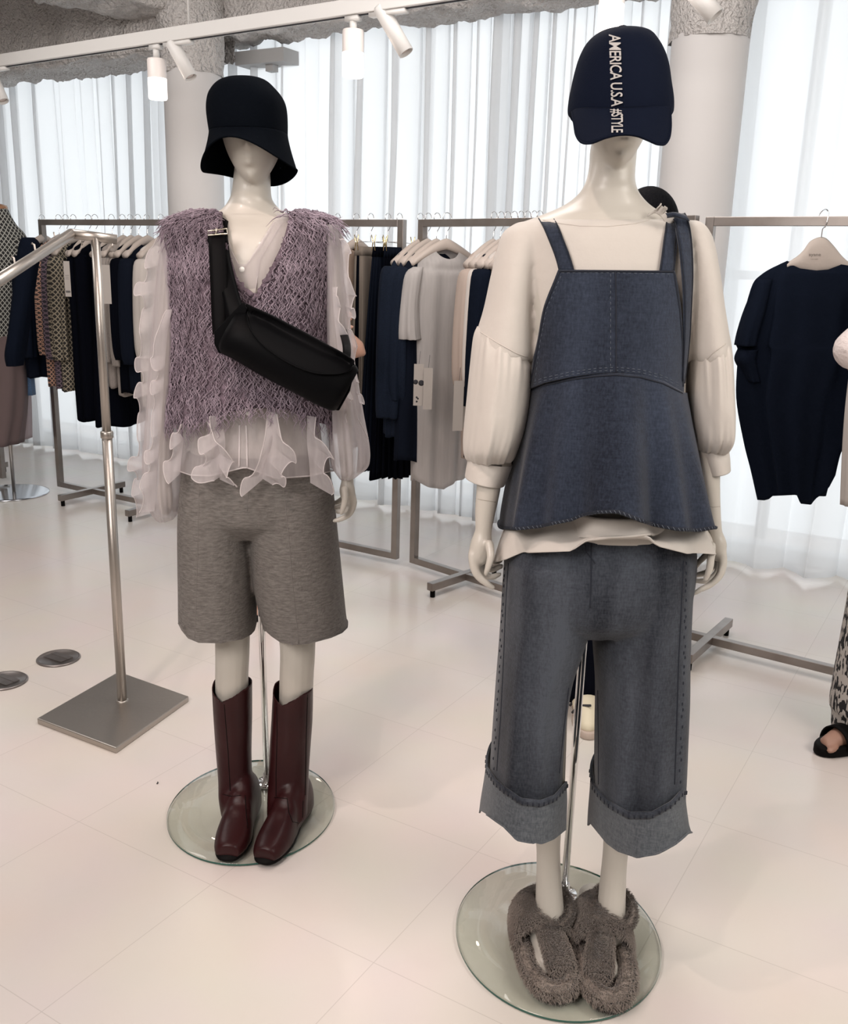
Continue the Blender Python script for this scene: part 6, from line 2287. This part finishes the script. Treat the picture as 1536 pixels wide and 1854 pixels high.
# back of the hair falling to the collar
for k in range(60):
    a_ = math.radians(200 - 20 + 220 * k / 59.0) + 0.0
    mb.tube(smooth_chain([hc + np.array([.080 * math.cos(a_), .088 * math.sin(a_), .03]), hc + np.array([.094 * math.cos(a_), .104 * math.sin(a_), -.05]), hc + np.array([.085 * math.cos(a_), .096 * math.sin(a_), -.16])], 4), [.009] * 9, 6)
build('hair', mb, HAIR, t)
mb = MB()
for s in (-1, 1):
    limb(mb, [R_((s * .085, 0, .90)), R_((s * .09, 0, .5)), R_((s * .095, .01, .12))], [.10, .092, .090], 24)
limb(mb, [R_((0, 0, .80)), R_((0, 0, 1.0))], [.14, .13], 24)
build('trousers', fuse(mb, .01, 2), BLACKC, t)
mb = MB()
limb(mb, [R_((0, 0, .92)), R_((0, 0, 1.15)), R_((0, 0, 1.34))], [.145, .14, .10], 24)
for s in (-1, 1):
    limb(mb, [R_((s * .13, .01, 1.34)), R_((s * .235, .02, 1.08)), R_((s * .245, -.02, .90))], [.065, .055, .045], 16)
build('shirt', fuse(mb, .009, 3), BLACKC, t)
SNK = mat('cream_trainer', (0.62, 0.56, 0.42), .6)
SNS = mat('beige_trainer_sole', (0.42, 0.34, 0.29), .7)
for px, py in ((1062, 1312), (1128, 1318)):
    c = atZ(px, py, 0)
    sh_ = MB()
    limb(sh_, [(c[0] + .01, c[1] + .14, .055), (c[0], c[1] + .05, .060), (c[0] - .005, c[1] - .03, .045), (c[0] - .01, c[1] - .07, .036)], [.042, .042, .036, .026], 20)
    o = build('trainer', sh_, SNK, t)
    sl = MB()
    slab(sl, sole_poly((c[0] + .01, c[1] + .185), (c[0] - .01, c[1] - .105), .037, .045, 2.4), .001, .026)
    build('trainer_sole', sl, SNS, o, bevel=.004)
    st = MB()
    for k in range(2):
        st.tube([(c[0] - .045, c[1] + .06 - .05 * k, .035), (c[0] - .03, c[1] + .03 - .05 * k, .075), (c[0] + .0, c[1] - .0 - .045 * k, .088)], .004, 6)
    build('side_stripe', st, INK, o)

# shopper behind the bucket-hat mannequin: one hand and one sandal show
pa_ = atZ(474, 1124, 0)
ax_, ay_ = pa_[0] + .06, pa_[1] + .16
t = person('person', (ax_, ay_), 'person hidden behind the mauve vest, only one hand and one sandal show', None, 0)
mb = MB()
hp = atY(609, 574, ay_ - .02)
arms = {1: [(.19, 0, 1.28), (ax_ + .30, ay_ + .05, 1.05, 0), (hp[0] - .06, ay_ - .0, 1.12, 0), (hp[0] - .012, ay_ - .02, 1.155, 0)]}
R_ = human(mb, ax_, ay_, .90, 0.0, arms)
build('body', fuse(mb, .008, 3), HUMAN, t)
mb = MB()
hc = np.array(R_((0, .02, 1.57)))
mb.ell(hc, (.080, .090, .095), n=32, m=20)
build('hair', mb, HAIR, t)
mb = MB()
limb(mb, [R_((0, 0, .66)), R_((0, 0, .95)), R_((0, 0, 1.15)), R_((0, 0, 1.31))], [.155, .145, .150, .105], 24)
limb(mb, [R_((-.15, .01, 1.325)), R_((.15, .01, 1.325))], [.062, .062], 16)
build('dress', fuse(mb, .009, 3), NAVY, t)
mb = MB()
for s in (-1, 1):
    limb(mb, [R_((s * .08, 0, .80)), R_((s * .09, 0, .5)), R_((s * .095, .01, .30))], [.08, .07, .06], 20)
build('leggings', mb, NAVY, t)
for s in (-1, 1):
    mb = MB()
    c = np.array(R_((s * .10, -.05, 0)))
    slab(mb, sole_poly((c[0], c[1] + .13), (c[0], c[1] - .14), .036, .044, 2.4), .001, .028)
    o = build('sandal', mb, SOLEM, t, bevel=.004)
    m2_ = MB()
    m2_.tube([c + np.array([.044 * math.cos(a_), -.04 - .01 * 0, .02 + .055 * math.sin(a_)]) for a_ in np.linspace(0, PI, 12)], .009, 8)
    m2_.tube([c + np.array([.040 * math.cos(a_), .06, .02 + .072 * math.sin(a_)]) for a_ in np.linspace(0, PI, 12)], .007, 8)
    build('sandal_strap', m2_, SOLEM, o)

# shopper at the right edge
pc_ = atZ(1498, 1372, 0)
cx_, cy_ = pc_[0] + .20, pc_[1] + .02
t = person('person', (cx_, cy_), 'person cut by the right edge in patterned trousers and black slide sandals', None, 0)
mb = MB()
YW = math.radians(-62)
EL = atY(1549, 626, cy_ + .12)
def Rc(v, k=.98):
    return (cx_ + (v[0] * math.cos(YW) - v[1] * math.sin(YW)) * k, cy_ + (v[0] * math.sin(YW) + v[1] * math.cos(YW)) * k, v[2] * k)
human(mb, cx_, cy_, .98, YW, {1: [(.19, 0, 1.32), (.22, .02, 1.10), (.10, .10, 1.02), (.04, .12, 1.0)], -1: [(-.17, 0, 1.32), (*EL, 0), (EL[0] + .10, EL[1] + .06, EL[2] - .12, 0), (EL[0] + .15, EL[1] + .08, EL[2] - .14, 0)]} if True else {s: [(s * .19, 0, 1.32), (s * .22, .02, 1.10), (s * .10, .10, 1.02), (s * .04, .12, 1.0)] for s in (-1, 1)})
build('body', fuse(mb, .007, 2), HUMAN, t)
ANIM = mat('spotted_print', (0.50, 0.47, 0.44), .85)
nt = ANIM.node_tree
tc = [n for n in nt.nodes if n.type == 'TEX_COORD'][0]
mp = nt.nodes.new('ShaderNodeMapping')
mp.inputs['Rotation'].default_value = (.5, .3, .4)
mp.inputs['Scale'].default_value = (1, 1, .42)
vo = nt.nodes.new('ShaderNodeTexNoise')
vo.inputs['Scale'].default_value = 95
vo.inputs['Detail'].default_value = 1.0
cr = nt.nodes.new('ShaderNodeValToRGB')
cr.color_ramp.interpolation = 'CONSTANT'
cr.color_ramp.elements[0].color = (0.012, 0.012, 0.014, 1)
cr.color_ramp.elements[1].position = .475
cr.color_ramp.elements[1].color = (0.48, 0.45, 0.42, 1)
nt.links.new(tc.outputs['Object'], mp.inputs[0])
nt.links.new(mp.outputs[0], vo.inputs['Vector'])
nt.links.new(vo.outputs['Fac'], cr.inputs[0])
nt.links.new(cr.outputs[0], nt.nodes['Principled BSDF'].inputs['Base Color'])
mb = MB()
for s in (-1, 1):
    limb(mb, [Rc((s * .09, 0, .92)), Rc((s * .10, 0, .5)), Rc((s * .11, .0, .14)), Rc((s * .11, -.01, .07))], [.11, .105, .105, .088], 28)
limb(mb, [Rc((0, 0, .80)), Rc((0, 0, 1.0))], [.15, .14], 24)
build('patterned_trousers', fuse(mb, .008, 3), ANIM, t)
mb = MB()
limb(mb, [Rc((0, 0, .95)), Rc((0, 0, 1.15)), Rc((0, 0, 1.34))], [.15, .15, .10], 24)
slv = atY(1530, 628, cy_)
for s in (-1, 1):
    e3 = tuple(EL - np.array([0, 0, .01])) if s < 0 else Rc((.23, .02, 1.12))
    limb(mb, [Rc((s * .12, .01, 1.35)), tuple((np.array(Rc((s * .15, .01, 1.33))) + np.array(e3)) / 2), e3], [.072, .070, .058], 18)
build('lace_top', fuse(mb, .008, 3), mat('blush_lace', (0.70, 0.62, 0.60), .85, bump=(55, .8)), t)
mb = MB()
hc = np.array(Rc((0, .035, 1.575)))
mb.ell(hc, (.090, .090, .10), n=32, m=20)
build('hair', mb, HAIR, t)
for s in (-1, 1):
    mb = MB()
    h_, e_ = np.array(Rc((s * .10, .09, 0))), np.array(Rc((s * .10, -.21, 0)))
    slab(mb, sole_poly(h_[:2], e_[:2], .040, .050, 2.3), .001, .032)
    o = build('slide_sandal', mb, SOLEM, t, bevel=.006)
    d_2 = (e_ - h_) / np.linalg.norm(e_ - h_)
    sd = np.array([-d_2[1], d_2[0], 0])
    G = []
    for u in (.55, .62, .70, .76):
        G.append([h_ + (e_ - h_) * u + sd * .052 * math.cos(a_) + np.array([0, 0, .022 + .058 * math.sin(a_)]) for a_ in np.linspace(0, PI, 16)])
    build('sandal_band', MB().grid(G), SOLEM, o, solid=.005)
# hanging white garment cut by the right edge
